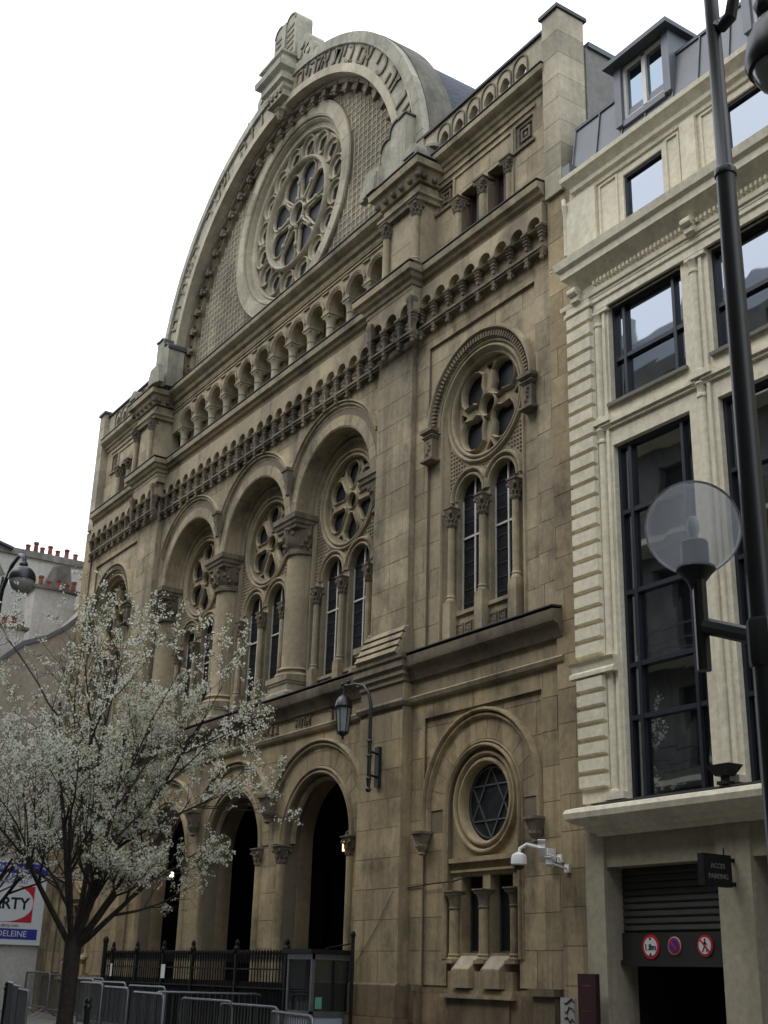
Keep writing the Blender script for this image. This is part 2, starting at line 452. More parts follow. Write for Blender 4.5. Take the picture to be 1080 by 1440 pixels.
# ------------------------------------------------------------------ synagogue
XC = -26.43
SY = thing('synagogue', 'tall ochre stone synagogue with a great round gable, rose window and three porch arches', 'synagogue', (XC, 13.3, 0))
WS, WC, WP, WB = 13.30, 13.35, 13.18, 13.08
BAY = [XC+3.78, XC, XC-3.78]
def mir(x): return 2*XC-x
def mpath(p): return p + [(mir(x), y) for x, y in reversed(p)]     # mirror a left->right half path given from centre
def cornice(name, path, prof, mat='stone', lead=True):
    mb = MB(); mb.sweep(path, prof, XY); o = mb.put(name, mat, SY, 25)
    if lead:
        zt = max(p[1] for p in prof); om = max(p[0] for p in prof)
        m2 = MB(); m2.sweep(path, [(-.05, zt+.002), (om+.012, zt+.002), (om+.012, zt+.022), (-.05, zt+.05)], XY); m2.put('flashing', 'lead', o, 25)
    return o
def inst(me, name, parent, x, y, z, rz=0.): return place(me, name, parent, loc=(x, y, z), rot=(0, 0, rz) if rz else None)

def column(name, x, y, z0, z1, r, cap_h, base_h, mat='stone', capmat='stone_carved', fancy=True, n=14, parent=None, big=False):
    mb = MB(); mb.lathe((x, y, z0), [(r*1.04, base_h), (r*1.0, base_h+.1), (r*.97, z1-z0-cap_h)], n); sh = mb.put(name, mat, parent or SY)
    b = MB(); b.prism4((x, y, z0), [(r*1.5, 0), (r*1.5, base_h*.35)])
    b.lathe((x, y, z0), [(r*1.45, base_h*.352), (r*1.5, base_h*.45), (r*1.4, base_h*.58), (r*1.15, base_h*.66), (r*1.12, base_h*.78), (r*1.28, base_h*.86), (r*1.2, base_h*.97), (r*1.0, base_h+.01)], n)
    b.put('base', mat, sh)
    zc = z1-cap_h; a = cap_h*.24; c = MB()
    if big:
        c.lathe((x, y, zc), [(r*1.0, -.04), (r*1.16, -.02), (r*1.18, .05), (r*1.03, .08), (r*1.03, .14), (r*1.22, .22), (r*1.30, .34), (r*1.42, .60)], n)
        c.prism4((x, y, z1), [(r*1.2, -.36), (r*1.36, -.34), (r*1.38, -.26), (r*1.48, -.24), (r*1.52, -.16), (r*1.62, -.13), (r*1.62, 0)])
        rr_ = random.Random(int(abs(x)*10))
        for i in range(46):
            t = rr_.uniform(0, 2*pi); zz = rr_.uniform(.14, .62); rad = r*(1.2+.42*zz); c.ball((x+cos(t)*rad, y+sin(t)*rad, zc+zz), rr_.uniform(.035, .06), 5, rr_.uniform(.7, 1.5))
        c.put('capital', capmat, sh, 30); return sh
    c.lathe((x, y, zc), [(r*.97, -.02), (r*1.15, 0), (r*1.15, cap_h*.06), (r*1.0, cap_h*.1), (r*1.05, cap_h*.3), (r*1.25, cap_h*.55), (r*1.6, cap_h*.75)], n)
    c.prism4((x, y, z1), [(r*1.35, -a*1.1), (r*1.5, -a*.75), (r*1.5, -a*.45), (r*1.75, -a*.3), (r*1.75, 0)])
    if fancy:
        for ring, (zz, rr, k) in enumerate(((.22, 1.08, 8), (.50, 1.30, 8))):
            for i in range(k):
                t = 2*pi*(i+.5*ring)/k; rad = r*rr
                for q, (dr, dz) in enumerate(((0, 0), (.10, .14), (.22, .20))):
                    c.ball((x+cos(t)*(rad+dr*r), y+sin(t)*(rad+dr*r), zc+cap_h*(zz+dz)-cap_h*.1), cap_h*(.085-.012*q), 5, 1.25)
        for sx in (-1, 1):
            for sy in (-1, 1): c.ball((x+sx*r*1.38, y+sy*r*1.38, z1-a*1.35), cap_h*.10, 6)
    c.put('capital', capmat, sh, 40)
    return sh

def petal(cx, cz, ang, ri, ro, w_in, w_out, n=9):
    """lobe hole pointing along ang, round at the outer end"""
    c, s = cos(ang), sin(ang); P = []
    rc = ro-w_out
    for i in range(n+1):
        t = -pi/2+pi*i/n*1.0; P.append((rc+w_out*cos(t), w_out*sin(t)))
    rc2 = ri+w_in
    for i in range(5):
        t = pi/2+pi*i/4; P.append((rc2+w_in*cos(t), w_in*sin(t)))
    return [(cx+a*c-b*s, cz+a*s+b*c) for a, b in P]

def rosewin(name, cx, cz, Rr, n, y, a0, par=None, mat='stone', gl='stained'):
    holes = [circ(cx, cz, Rr*.17 if n == 6 else Rr*.2, 16)]
    for k in range(n):
        a = a0+2*pi*k/n
        holes.append(petal(cx, cz, a, Rr*(.30 if n == 6 else .27), Rr*(.93 if n == 6 else .955), Rr*(.10 if n == 6 else .17), Rr*(.255 if n == 6 else .36)))
        b = a+pi/n; rr = Rr*(.885 if n == 6 else .84); w = Rr*(.035 if n == 6 else .055)
        holes.append([(cx+rr*cos(b+t)*1+0, cz+rr*sin(b+t)) for t in (-.09,)] + [(cx+(rr+w)*cos(b-.13), cz+(rr+w)*sin(b-.13)), (cx+(rr+w)*cos(b+.13), cz+(rr+w)*sin(b+.13)), (cx+(rr-w*2.2)*cos(b), cz+(rr-w*2.2)*sin(b))][0:3])
        holes[-1] = [(cx+(rr-w*2.4)*cos(b), cz+(rr-w*2.4)*sin(b)), (cx+(rr+w)*cos(b-.14), cz+(rr+w)*sin(b-.14)), (cx+(rr+w*1.15)*cos(b), cz+(rr+w*1.15)*sin(b)), (cx+(rr+w)*cos(b+.14), cz+(rr+w)*sin(b+.14))]
    mb = MB(); plate(mb, circ(cx, cz, Rr*1.0, 40), holes, y, y+.07); tr = mb.put(name, mat, par or SY, 20)
    m2 = MB(); w = Rr*(.03 if n == 6 else .045)
    for H in holes:
        if len(H) > 5:
            A = sum(H[i-1][0]*H[i][1]-H[i][0]*H[i-1][1] for i in range(len(H)))
            if A < 0: H = H[::-1]
            m2.sweep(H, roll(-w*.1, w*1.5, y, .05 if n == 6 else .09, 4), XZ, True)
    m2.put('tracery_moulding', mat, tr, 40)
    g = MB(); g.lathe((cx, y+.085, cz), [(0, 0), (Rr*1.02, 0), (Rr*1.02, .02)], 24, 'Y'); g.put('glass', gl, tr, 0)
    return tr

def lancet_glass(cx, y, hw, z0, zs, par, white=True):
    P = [(cx-hw, z0), (cx+hw, z0)] + arc(cx, zs, hw, 0, 180, 12)
    mb = MB(); plate(mb, P, [], y, y+.02); g = mb.put('window', 'stained', par, 0)
    b = MB(); zt = zs+hw
    b.box(cx-.018, cx+.018, y-.03, y-.004, z0, zt-.01); zm = z0+(zt-z0)*.56; b.box(cx-hw, cx+hw, y-.034, y-.006, zm-.018, zm+.018)
    b.box(cx-hw, cx-hw+.03, y-.03, y-.004, z0, zs); b.box(cx-hw, cx+hw, y-.035, y-.004, z0, z0+.04)
    b.put('frame', 'white_frame', g, 0)
    l = MB(); z = z0+.2
    while z < zt-.15:
        ww = hw if z < zs else sqrt(max(0, hw*hw-(z-zs)**2)); l.box(cx-ww, cx+ww, y-.014, y-.002, z-.008, z+.008); z += .27
    l.put('leading', 'lead', g, 0)

def win_group(cx, Y, rz, rr, n, off, ro, zs, zr, zsill, halfw, top, zcap, zbase, a0, yglass=.3):
    """rose over two lancets on one recessed plane"""
    lan = [archpath(cx+s*off, zs, ro, zr, 14)[1:-1]+[(cx+s*off-ro, zr), (cx+s*off+ro, zr)] for s in (-1, 1)]
    rh = circ(cx, rz, rr*.93, 36)
    mb = MB(); plate(mb, top, lan+[rh], Y, Y+.55); w = mb.put('window_wall', 'stone', SY, 20)
    rosewin('rose_window', cx, rz, rr*.93, n, Y+.10, a0)
    m = MB(); cc = circ(cx, rz, rr*.93, 48)
    m.sweep(cc, roll(-.01, .07, Y, .05), XZ, True); m.sweep(cc, roll(.09, .17, Y, .07), XZ, True)
    m.put('rose_moulding', 'stone', SY, 40)
    for s in (-1, 1):
        m = MB(); x = cx+s*off
        m.sweep(archpath(x, zs, ro, zs-.02, 16), roll(.0, .07, Y, .045), XZ); m.sweep(archpath(x, zs, ro, zs-.02, 16), roll(.10, .19, Y, .07), XZ)
        m.put('window_hood', 'stone', SY, 40)
        lancet_glass(x, Y+yglass, ro+.01, zr, zs, SY)
        # balustrade panel
        p = MB(); p.box(x-ro, x+ro, Y-.02, Y+.2, zsill, zr); p.box(x-ro-.03, x+ro+.03, Y-.07, Y+.18, zr-.07, zr+.002)
        pp = p.put('balustrade', 'stone', SY, 0)
        q = MB(); hh = (zr-.07-zsill); 
        for k in (-1, 0, 1):
            sw = ro*.27; xx = x+k*ro*.66
            q.sweep([(xx+sw, zsill+.1), (xx+sw, zsill+.1+2*sw), (xx-sw, zsill+.1+2*sw), (xx-sw, zsill+.1)], rect(-.03, 0, Y-.02, .035), XZ, True)
            q.lathe((xx, Y-.02, zsill+.1+sw), [(sw*.75, 0), (sw*.7, -.02), (sw*.35, -.03), (0, -.015)], 10, 'Y')
        q.put('rosette_panel', 'stone_carved', pp, 30)
    for s in (-1, 0, 1):
        column('colonnette', cx+s*(2*off if s else 0)*.97, Y-.09, zbase-.32, zcap, .072, .40, .20, n=10)
        b = MB(); xx = cx+s*(2*off if s else 0)*.97; b.box(xx-.115, xx+.115, Y-.20, Y, zsill-.05, zbase-.32); b.put('pedestal', 'stone', SY, 0)
    # diaper relief between rose and lancets
    d = MB(); z = zs-.1
    while z < rz+.4:
        x = cx-halfw+.08; 
        while x < cx+halfw-.05:
            if hypot(x-cx, z-rz) > rr*.93+.22 and all(hypot(x-cx-s*off, z-zs) > ro+.24 for s in (-1, 1)) and z > zs+.05:
                d.add([(x-.035, Y, z), (x, Y, z-.035), (x+.035, Y, z), (x, Y, z+.035), (x, Y-.03, z)], [(0, 1, 4), (1, 2, 4), (2, 3, 4), (3, 0, 4)])
            x += .085
        z += .085
    if d.v: d.put('diaper_work', 'stone_carved', SY, 0, 'stuff')

def hood(cx, cz, r, xm, y, name='hood_moulding', w=.13, d=.10):
    t = math.degrees(math.acos(min(1, xm/r))); m = MB(); P = arc(cx, cz, r, t, 180-t, 26)
    m.sweep(P, roll(-w*.5, w*.1, y, d*.6), XZ); m.sweep(P, roll(w*.1, w*.6, y, d), XZ); return m.put(name, 'stone', SY, 40)

def corbel_drop(x, y, zt, zb, w=.2, name='carved_corbel'):
    c = MB(); hgt = zt-zb
    c.prism4((x, y-.02, zt), [(w*.02, -hgt), (w*.35, -hgt*.93), (w*.25, -hgt*.84), (w*.55, -hgt*.62), (w*.48, -hgt*.5), (w*.72, -hgt*.25), (w*.8, -hgt*.14), (w*1.0, -hgt*.1), (w*1.0, 0)])
    for k in range(5): c.ball((x+R(-.5, .5)*w, y-w*.62, zt-hgt*R(.2, .55)), w*.16, 5)
    c.put(name, 'stone_carved', SY, 30)

# ---- centre, upper storey
top = []
for cx in reversed(BAY): top += [(cx-1.62, 11.98)] + arc(cx, 12.0, 1.62, 180, 0, 24) + [(cx+1.62, 11.98)]
outer = [(mir(-20.50), 11.98)] + top + [(-20.50, 11.98), (-20.50, 14.62), (mir(-20.50), 14.62)]
# voussoir rings are left out of the ashlar field
fld = []
for cx in reversed(BAY):
    t = math.degrees(math.acos(1.89/2.0)); fld += arc(cx, 12.05, 2.0, 180-t, t, 20)
outer_f = [(mir(-20.50), 11.98), (BAY[2]-1.89, 11.98)] + fld + [(BAY[0]+1.89, 11.98), (-20.50, 11.98), (-20.50, 14.62), (mir(-20.50), 14.62)]
mb = MB(); plate(mb, outer, [], WC+.009, WC+.5); mb.put('wall', 'joint', SY, 0)
ashlar(outer_f, [], WC, 'stone', bw=1.2, ch=.5)
for cx in BAY:
    voussoirs(cx, 12.0, 1.63, 1.885, 0, 180, 17, WC-.002, 'stone')
    m = MB(); m.sweep(arc(cx, 12.0, 1.60, 0, 180, 40), [(0, WC+.01), (0, WC+.5), (.03, WC+.5), (.03, WC+.01)], XZ); m.put('arch_soffit', 'stone', SY, 40)
    hood(cx, 12.1, 2.07, 1.885, WC)
    m = MB(); P = archpath(cx, 12.0, 1.47, 7.55, 26)
    m.sweep(P, roll(.06, .18, 13.84, .16), XZ); m.sweep(P, roll(-.08, .02, 13.84, .09), XZ); m.put('arch_moulding', 'stone', SY, 40)
    topo = [(cx+1.885, 7.5), (cx+1.885, 12.2)] + arc(cx, 12.0, 1.75, 6, 174, 20) + [(cx-1.885, 12.2), (cx-1.885, 7.5)]
    win_group(cx, 13.84, 12.0, 1.12, 6, .57, .43, 10.30, 7.98, 7.6, 1.42, topo, 10.12, 8.42, pi/2, .15)
for k in range(4):
    x = XC+(k-1.5)*3.78
    column('column', x, 13.72, 7.95, 11.98, .33, .92, .36, n=24, big=True)
    b = MB(); b.prism4((x, 13.72, 7.5), [(.55, 0), (.55, .16), (.50, .17), (.44, .24), (.44, .38), (.47, .40), (.47, .45)]); b.put('pedestal', 'stone_pale', SY, 25)
    if 0 < k < 3: corbel_drop(x, WC-.08, 13.22, 12.5, .15)

# ---- cornices (paths run left to right as seen from the street)
half = [(mir(-14.98), 13.28), (mir(-18.98), 13.28), (mir(-18.98), 12.95), (mir(-20.72), 12.95), (mir(-20.72), 13.33)]
def full(hp): return hp + [(mir(x), y) for x, y in reversed(hp)]
cornice('main_cornice', full(half), [(-.05, 15.45), (.02, 15.47), (.02, 15.55), (.06, 15.58), (.08, 15.66), (.15, 15.70), (.19, 15.78), (.25, 15.80), (.27, 15.93), (-.05, 15.97)])
for s in (0, 1):
    mb = MB(); x0, x1 = (-20.72, -18.98) if not s else (mir(-18.98), mir(-20.72)); mb.box(x0, x1, 12.95, 13.34, 15.30, 15.5); mb.put('frieze_block', 'stone', SY, 0)
# band under the cornice
mb = MB(); mb.box(-19.4, -14.96, 13.285, 13.6, 14.57, 15.5); mb.box(mir(-14.96), mir(-19.4), 13.285, 13.6, 14.57, 15.5); mb.box(mir(-20.72), -20.72, 13.33, 13.7, 14.6, 15.5); mb.put('frieze', 'stone', SY, 0)

def corbel_table(x0, x1, n, y, zt, carved):
    sp = (x1-x0)/n; r = sp*.37
    zs_ = zt-r; holes = [arc(x0+(i+.5)*sp, zs_, r, 0, 180, 8)+[(x0+(i+.5)*sp-r, zs_-.10), (x0+(i+.5)*sp+r, zs_-.10)] for i in range(n)]
    bot = []
    for i in range(n): bot += [(x0+i*sp, zs_-.16)] if i == 0 else []
    mb = MB(); out = [(x0, zs_-.085), (x1, zs_-.085), (x1, 15.5), (x0, 15.5)]
    hs = [h_[:-2]+[(h_[-2][0], zs_-.08), (h_[-1][0], zs_-.08)] for h_ in holes]
    plate(mb, out, hs, y, y+.36); mb.put('arcaded_band', 'stone', SY, 0)
    c = MB()
    w = sp*.13
    if carved: c.prism4((0, 0, 0), [(w*.35, -.62), (w*.7, -.58), (w*.5, -.54), (w*.9, -.49), (w*.9, -.43), (w*.55, -.40), (w*.6, -.28), (w*.85, -.22), (w*1.1, -.18), (w*.8, -.14), (w*1.15, -.10), (w*.9, -.07), (w*1.3, -.04), (w*1.3, .02)])
    else: c.prism4((0, 0, 0), [(w*.45, -.33), (w*.6, -.30), (w*.5, -.25), (w*.9, -.22), (w*.6, -.18), (w*1.05, -.15), (w*.75, -.11), (w*1.2, -.08), (w*.9, -.05), (w*1.35, -.02), (w*1.35, .02)])
    c.prism4((0, .02, -.52), [(w*.5, -.12), (w*.8, -.08), (w*.6, -.05), (w*.95, 0), (w*.95, .05)])
    c.ball((0, -w*.3, -.68), .05, 6)
    me = c.mesh('corbel', 'stone_carved', 30)
    for i in range(n+1):
        inst(me, 'corbel', SY, x0+i*sp + (.06 if i == 0 else -.06 if i == n else 0), y+.05, zs_-.07)
    s = MB(); s.box(x0+.02, x1-.02, y+.02, y+.14, zs_-.60, zs_-.52); s.box(x0+.02, x1-.02, y-.01, y+.12, zs_-.55, zs_-.50); s.put('corbel_string', 'stone_carved', SY, 0)
    if carved:
        k = MB(); k.lathe((0, 0, 0), [(r*.75, 0), (r*.7, -.05), (r*.35, -.06), (0, -.03)], 8, 'Y')
        for t in range(5): k.ball((r*.45*cos(t*1.257), -.05, r*.45*sin(t*1.257)), .035, 5)
        me = k.mesh('carved_boss', 'stone_carved', 30)
        for i in range(n): inst(me, 'carved_boss', SY, x0+(i+.5)*sp, y+.13, zs_-.32)
corbel_table(-18.98, -14.98, 8, 13.13, 15.26, False); corbel_table(mir(-14.98), mir(-18.98), 8, 13.13, 15.26, False)
corbel_table(mir(-20.45), -20.45, 24, 13.20, 15.10, True)
corbel_table(-20.60, -18.90, 3, 12.94, 15.19, True); corbel_table(mir(-18.90), mir(-20.60), 3, 12.94, 15.19, True)
for x in (-18.98, -20.52):
    for xx in (x, mir(x)):
        corbel_drop(xx, 12.97, 15.26, 14.35, .095, 'carved_bracket')

# ---- piers
for s in (0, 1):
    f = (lambda x: x) if not s else mir
    x0, x1 = sorted((f(-20.52), f(-19.24)))
    mb = MB(); mb.box(x0, x1, WP+.009, 13.9, 7.4, 15.5); mb.put('pier', 'joint', SY, 0)
    ashlar([(x0, 7.5), (x1, 7.5), (x1, 14.8), (x0, 14.8)], [], WP, 'stone', bw=.95, ch=.52)
    # return faces of the pier: stones seen edge on
    m = MB(); m.box(x1-.001, x1+.006, WP+.002, 13.34, 7.5, 15.3); m.box(x0-.006, x0+.001, WP+.002, 13.34, 7.5, 15.3); m.put('pier_return', 'stone', SY, 0)
    # buttress below
    b0, b1 = sorted((f(-20.64), f(-19.17)))
    mb = MB(); mb.box(b0, b1, WB+.009, 13.5, 0, 7.5); mb.put('buttress', 'joint', SY, 0)
    ashlar([(b0, 1.63), (b1, 1.63), (b1, 6.5), (b0, 6.5)], [], WB, 'stone_low', bw=.85, ch=.54)
    m = MB(); m.box(b1-.001, b1+.006, WB+.002, 13.32, 1.6, 7.0); m.box(b0-.006, b0+.001, WB+.002, 13.34, 1.6, 7.0); m.put('buttress_return', 'stone_low', SY, 0)
    m = MB(); m.box(b0-.04, b1+.04, WB-.06, 13.5, 1.08, 1.60); m.sweep([(b0-.04, WB-.06), (b1+.04, WB-.06)], [(-.1, 1.60), (0, 1.60), (-.06, 1.64), (-.1, 1.64)], XY)
    m.put('base_block', 'stone_base', SY, 0)
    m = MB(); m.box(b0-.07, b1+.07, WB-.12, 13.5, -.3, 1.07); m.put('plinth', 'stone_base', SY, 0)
    pth = [(b0, 13.32), (b0, WB), (b1, WB), (b1, 13.25)]
    m = MB(); m.sweep(pth, [(-.04, 6.55), (.05, 6.57), (.08, 6.64), (.05, 6.70), (-.04, 6.72)], XY)
    m.sweep(pth, [(-.04, 7.02), (.03, 7.04), (.03, 7.12), (.08, 7.16), (.07, 7.24), (.13, 7.30), (.12, 7.42), (.16, 7.46), (.16, 7.55), (-.04, 7.55)], XY)
    m.put('buttress_cornice', 'stone_carved', SY, 25)
    # sloping weathered top with three ribs
    m = MB(); ys, ye, za, zb = WB-.16, WP+.005, 7.55, 8.16
    m.add([(b0, ys, za), (b1, ys, za), (b1, ye+.3, za), (b0, ye+.3, za), (b0, ye, zb), (b1, ye, zb), (b1, ye+.3, zb), (b0, ye+.3, zb)],
          [(0, 1, 5, 4), (1, 2, 6, 5), (0, 4, 7, 3), (4, 5, 6, 7)])
    for i in range(4):
        t0, t1 = i*.25+.01, i*.25+.17; d = .055
        m.add([(b0+.02, ys+(ye-ys)*t0, za+(zb-za)*t0), (b1-.02, ys+(ye-ys)*t0, za+(zb-za)*t0), (b1-.02, ys+(ye-ys)*t0-d, za+(zb-za)*t0+d*.6), (b0+.02, ys+(ye-ys)*t0-d, za+(zb-za)*t0+d*.6),
               (b0+.02, ys+(ye-ys)*t1-d*.5, za+(zb-za)*t1+d*.8), (b1-.02, ys+(ye-ys)*t1-d*.5, za+(zb-za)*t1+d*.8), (b1-.02, ys+(ye-ys)*t1, za+(zb-za)*t1), (b0+.02, ys+(ye-ys)*t1, za+(zb-za)*t1)],
              [(0, 1, 2, 3), (3, 2, 5, 4), (4, 5, 6, 7), (1, 6, 5, 2), (0, 3, 4, 7)])
    m.put('buttress_slope', 'stone', SY, 0)

# ---- sill cornice and string of the side bays and of the porch
sillp = [(-.05, 7.02), (.05, 7.04), (.07, 7.10), (.10, 7.14), (.14, 7.24), (.22, 7.28), (.24, 7.34), (.25, 7.47), (-.05, 7.52)]
strp = [(-.04, 6.58), (.03, 6.60), (.06, 6.62), (.09, 6.69), (.06, 6.72), (-.04, 6.74)]
for x0, x1, y in ((-19.16, -14.80, 13.27), (mir(-14.80), mir(-19.16), 13.27), (mir(-20.65), -20.65, 13.33)):
    cornice('sill_cornice', [(x0, y), (x1, y)], sillp, 'stone_carved')
    m = MB(); m.sweep([(x0, y), (x1+.02, y)], strp, XY); m.put('string_course', 'stone', SY, 25)

# ---- side bays
for s in (0, 1):
    cx = -17.10 if not s else mir(-17.10); xl, xr = cx-1.68, cx+1.68
    b0, b1 = (-19.40, -14.95) if not s else (mir(-14.95), mir(-19.40))
    # lower storey
    rec = [(xl, 0.4), (xr, 0.4), (xr, 6.27), (xl, 6.27)]
    mb = MB(); plate(mb, [(b0, -.3), (b1, -.3), (b1, 7.1), (b0, 7.1)], [rec], WS+.009, WS+.3); mb.put('wall', 'joint', SY, 0)
    ashlar([(b0, 1.62), (b1, 1.62), (b1, 6.60), (b0, 6.60)], [rec], WS, 'stone_low', ch=.56, bw=1.0)
    ashlar([(b0, 6.72), (b1, 6.72), (b1, 7.10), (b0, 7.10)], [], WS, 'stone', ch=.4, bw=1.3)
    ah = arc(cx, 4.56, .98, 0, 180, 24)+[(cx-.98, 1.55), (cx+.98, 1.55)]
    mb = MB(); plate(mb, [(xl-.12, -.3), (xr+.12, -.3), (xr+.12, 6.34), (xl-.12, 6.34)], [ah], WS+.072, WS+.3); mb.put('wall', 'joint', SY, 0)
    ah2 = arc(cx, 4.56, 1.50, 0, 180, 28)+[(cx-1.50, 4.16), (cx-.98, 4.16), (cx-.98, 1.55), (cx+.98, 1.55), (cx+.98, 4.16), (cx+1.50, 4.16)]
    ashlar([(xl, 1.62), (xr, 1.62), (xr, 6.27), (xl, 6.27)], [ah2], WS+.06, 'stone_low', ch=.56, bw=1.0)
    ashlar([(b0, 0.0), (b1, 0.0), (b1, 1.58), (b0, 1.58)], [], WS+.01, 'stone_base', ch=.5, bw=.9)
    voussoirs(cx, 4.56, 1.12, 1.49, 0, 180, 13, WS+.058, 'stone_low')
    m = MB(); P = archpath(cx, 4.56, .98, 2.05, 26); m.sweep(P, roll(.0, .07, WS+.07, .07), XZ); m.sweep(P, roll(.08, .13, WS+.07, .04), XZ); m.put('arch_moulding', 'stone_low', SY, 40)
    m = MB(); P = archpath(cx, 4.56, 1.56, 4.18, 30); m.sweep(P, roll(-.07, .02, WS+.07, .09), XZ); m.sweep(P, roll(.02, .11, WS+.07, .14), XZ); m.put('hood_moulding', 'stone_low', SY, 40)
    for q in (-1, 1): corbel_drop(cx+q*1.57, WS-.06, 4.20, 3.78, .15)
    m = MB(); m.sweep([(xl, 6.27), (xl, 1.6)], rect(-.04, .0, WS+.01, .012), XZ); m.put('frame_edge', 'stone_low', SY, 0)
    # inner plane with oculus and twin windows
    yi = WS+.16; oc = circ(cx, 4.61, .66, 32)
    w1 = [(cx-.70, 2.15), (cx-.10, 2.15), (cx-.10, 3.40), (cx-.70, 3.40)]; w2 = [(2*cx-x, z) for x, z in w1][::-1]
    pl = arc(cx, 4.56, 1.0, 0, 180, 24)+[(cx-1.0, 1.5), (cx+1.0, 1.5)]
    mb = MB(); plate(mb, pl, [oc, w1, w2], yi, yi+.4); mb.put('window_wall', 'stone_low', SY, 20)
    m = MB(); m.sweep(oc, roll(.0, .10, yi, .07), XZ, True); m.sweep(oc, roll(.13, .22, yi, .09), XZ, True); m.put('oculus_moulding', 'stone_low', SY, 40)
    g = MB(); g.lathe((cx, yi+.13, 4.61), [(0, 0), (.67, 0), (.67, .02)], 28, 'Y'); og = g.put('oculus_window', 'stained', SY, 0)
    st = MB()
    for k in (0, 1):
        T = [(cx+.60*sin(2*pi*i/3+k*pi), 4.61+.60*cos(2*pi*i/3+k*pi)) for i in range(3)]
        if k: T = T
        st.sweep(T, rect(-.012, .012, yi+.125, .02), XZ, True)
    st.sweep(circ(cx, 4.61, .60, 28), rect(-.01, .01, yi+.125, .02), XZ, True)
    st.put('star_bars', 'galv', og, 0)
    m = MB(); m.box(cx-.95, cx+.95, yi-.10, yi, 3.62, 3.70); m.box(cx-.95, cx+.95, yi-.05, yi, 3.46, 3.50)
    m.put('lintel_moulding', 'stone_low', SY, 0)
    for q in (-1, 1):
        g = MB(); xx = cx+q*.40; g.box(xx-.31, xx+.31, yi+.25, yi+.27, 2.15, 3.42); gw = g.put('window', 'dark', SY, 0)
        g = MB(); g.box(xx-.31, xx+.31, yi+.20, yi+.245, 2.15, 2.19); g.box(xx-.31, xx-.28, yi+.2, yi+.245, 2.19, 3.4); g.box(xx+.28, xx+.31, yi+.2, yi+.245, 2.19, 3.4); g.put('frame', 'galv', gw, 0)
        m = MB(); m.add([(xx-.25, yi-.03, 2.105), (xx+.25, yi-.03, 2.105), (xx+.22, yi-.255, 1.895), (xx-.22, yi-.255, 1.895)], [(0, 1, 2, 3)]); m.put('pale_sill_face', 'stone_pale', SY, 0)  # sloping top carries a thin face of paler stone
        m = MB(); m.add([(xx-.28, yi-.02, 2.10), (xx+.28, yi-.02, 2.10), (xx+.24, yi-.26, 1.88), (xx-.24, yi-.26, 1.88), (xx-.28, yi, 1.6), (xx+.28, yi, 1.6), (xx+.24, yi-.26, 1.6), (xx-.24, yi-.26, 1.6)], [(0, 1, 2, 3), (3, 2, 6, 7), (1, 5, 6, 2), (0, 3, 7, 4)])
        m.put('sloping_sill', 'stone_low', SY, 0)
    for q in (-1, 0, 1): column('colonnette', cx+q*.82, yi-.06, 1.98, 3.16, .085, .30, .15, 'stone_low', 'stone_carved', False, 12)
    m = MB(); m.box(cx-.95, cx+.95, WS-.10, WS+.2, 1.44, 1.50); m.sweep([(cx-.95, WS-.02), (cx+.95, WS-.02)], roll(-.02, .1, 1.56, -.08), XY) if 0 else None
    m.box(cx-.90, cx+.90, WS-.05, WS+.2, 1.50, 1.57); m.box(cx-.86, cx+.86, WS-.0, WS+.2, 1.57, 1.86); m.put('window_ledge', 'stone_low', SY, 0)
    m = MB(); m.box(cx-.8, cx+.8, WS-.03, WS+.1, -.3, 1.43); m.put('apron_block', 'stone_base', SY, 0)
    for xa, xb in ((cx-2.0+.3, cx-1.65), (cx+1.42, cx+2.02)) if not s else ((cx-2.02, cx-1.42), (cx+1.65, cx+1.7)):
        m = MB(); m.box(xa, xb, WS-.16, WS+.1, 1.52, 1.62); m.box(xa+.05, xb-.05, WS-.10, WS+.1, -.3, 1.52); m.put('pilaster_base', 'stone_base', SY, 0)
    # upper storey
    Yw = WS+.17
    rec = [(xl, 7.5), (xr, 7.5), (xr, 14.05), (xl, 14.05)]
    mb = MB(); plate(mb, [(b0, 7.4), (b1, 7.4), (b1, 14.57), (b0, 14.57)], [rec], WS+.009, WS+.3); mb.put('wall', 'joint', SY, 0)
    ashlar([(b0, 7.5), (b1, 7.5), (b1, 14.56), (b0, 14.56)], [rec], WS, 'stone', ch=.56, bw=1.0)
    ah = arc(cx, 12.08, 1.24, 0, 180, 28)+[(cx-1.24, 7.5), (cx+1.24, 7.5)]
    mb = MB(); plate(mb, [(xl-.12, 7.4), (xr+.12, 7.4), (xr+.12, 14.1), (xl-.12, 14.1)], [ah], WS+.072, WS+.3); mb.put('wall', 'joint', SY, 0)
    ah2 = arc(cx, 12.08, 1.48, 0, 180, 28)+[(cx-1.48, 12.0), (cx-1.26, 12.0), (cx-1.26, 7.5), (cx+1.26, 7.5), (cx+1.26, 12.0), (cx+1.48, 12.0)]
    ashlar([(xl, 7.5), (xr, 7.5), (xr, 14.05), (xl, 14.05)], [ah2], WS+.06, 'stone', ch=.56, bw=1.0)
    m = MB(); P = archpath(cx, 12.08, 1.24, 7.55, 30); m.sweep(P, roll(-.02, .06, WS+.07, .06), XZ); m.sweep(P, [(0.0, WS+.06), (-.10, Yw), (0, Yw)], XZ); m.put('arch_moulding', 'stone', SY, 40)
    m = MB(); P = archpath(cx, 12.08, 1.30, 12.0, 34)
    m.sweep(P, roll(.02, .10, WS+.07, .06), XZ); m.sweep(P, roll(.24, .36, WS+.07, .17), XZ); m.sweep(P, rect(.10, .24, WS+.07, .06), XZ); m.put('hood_moulding', 'stone', SY, 40)
    dn = MB(); N = 56
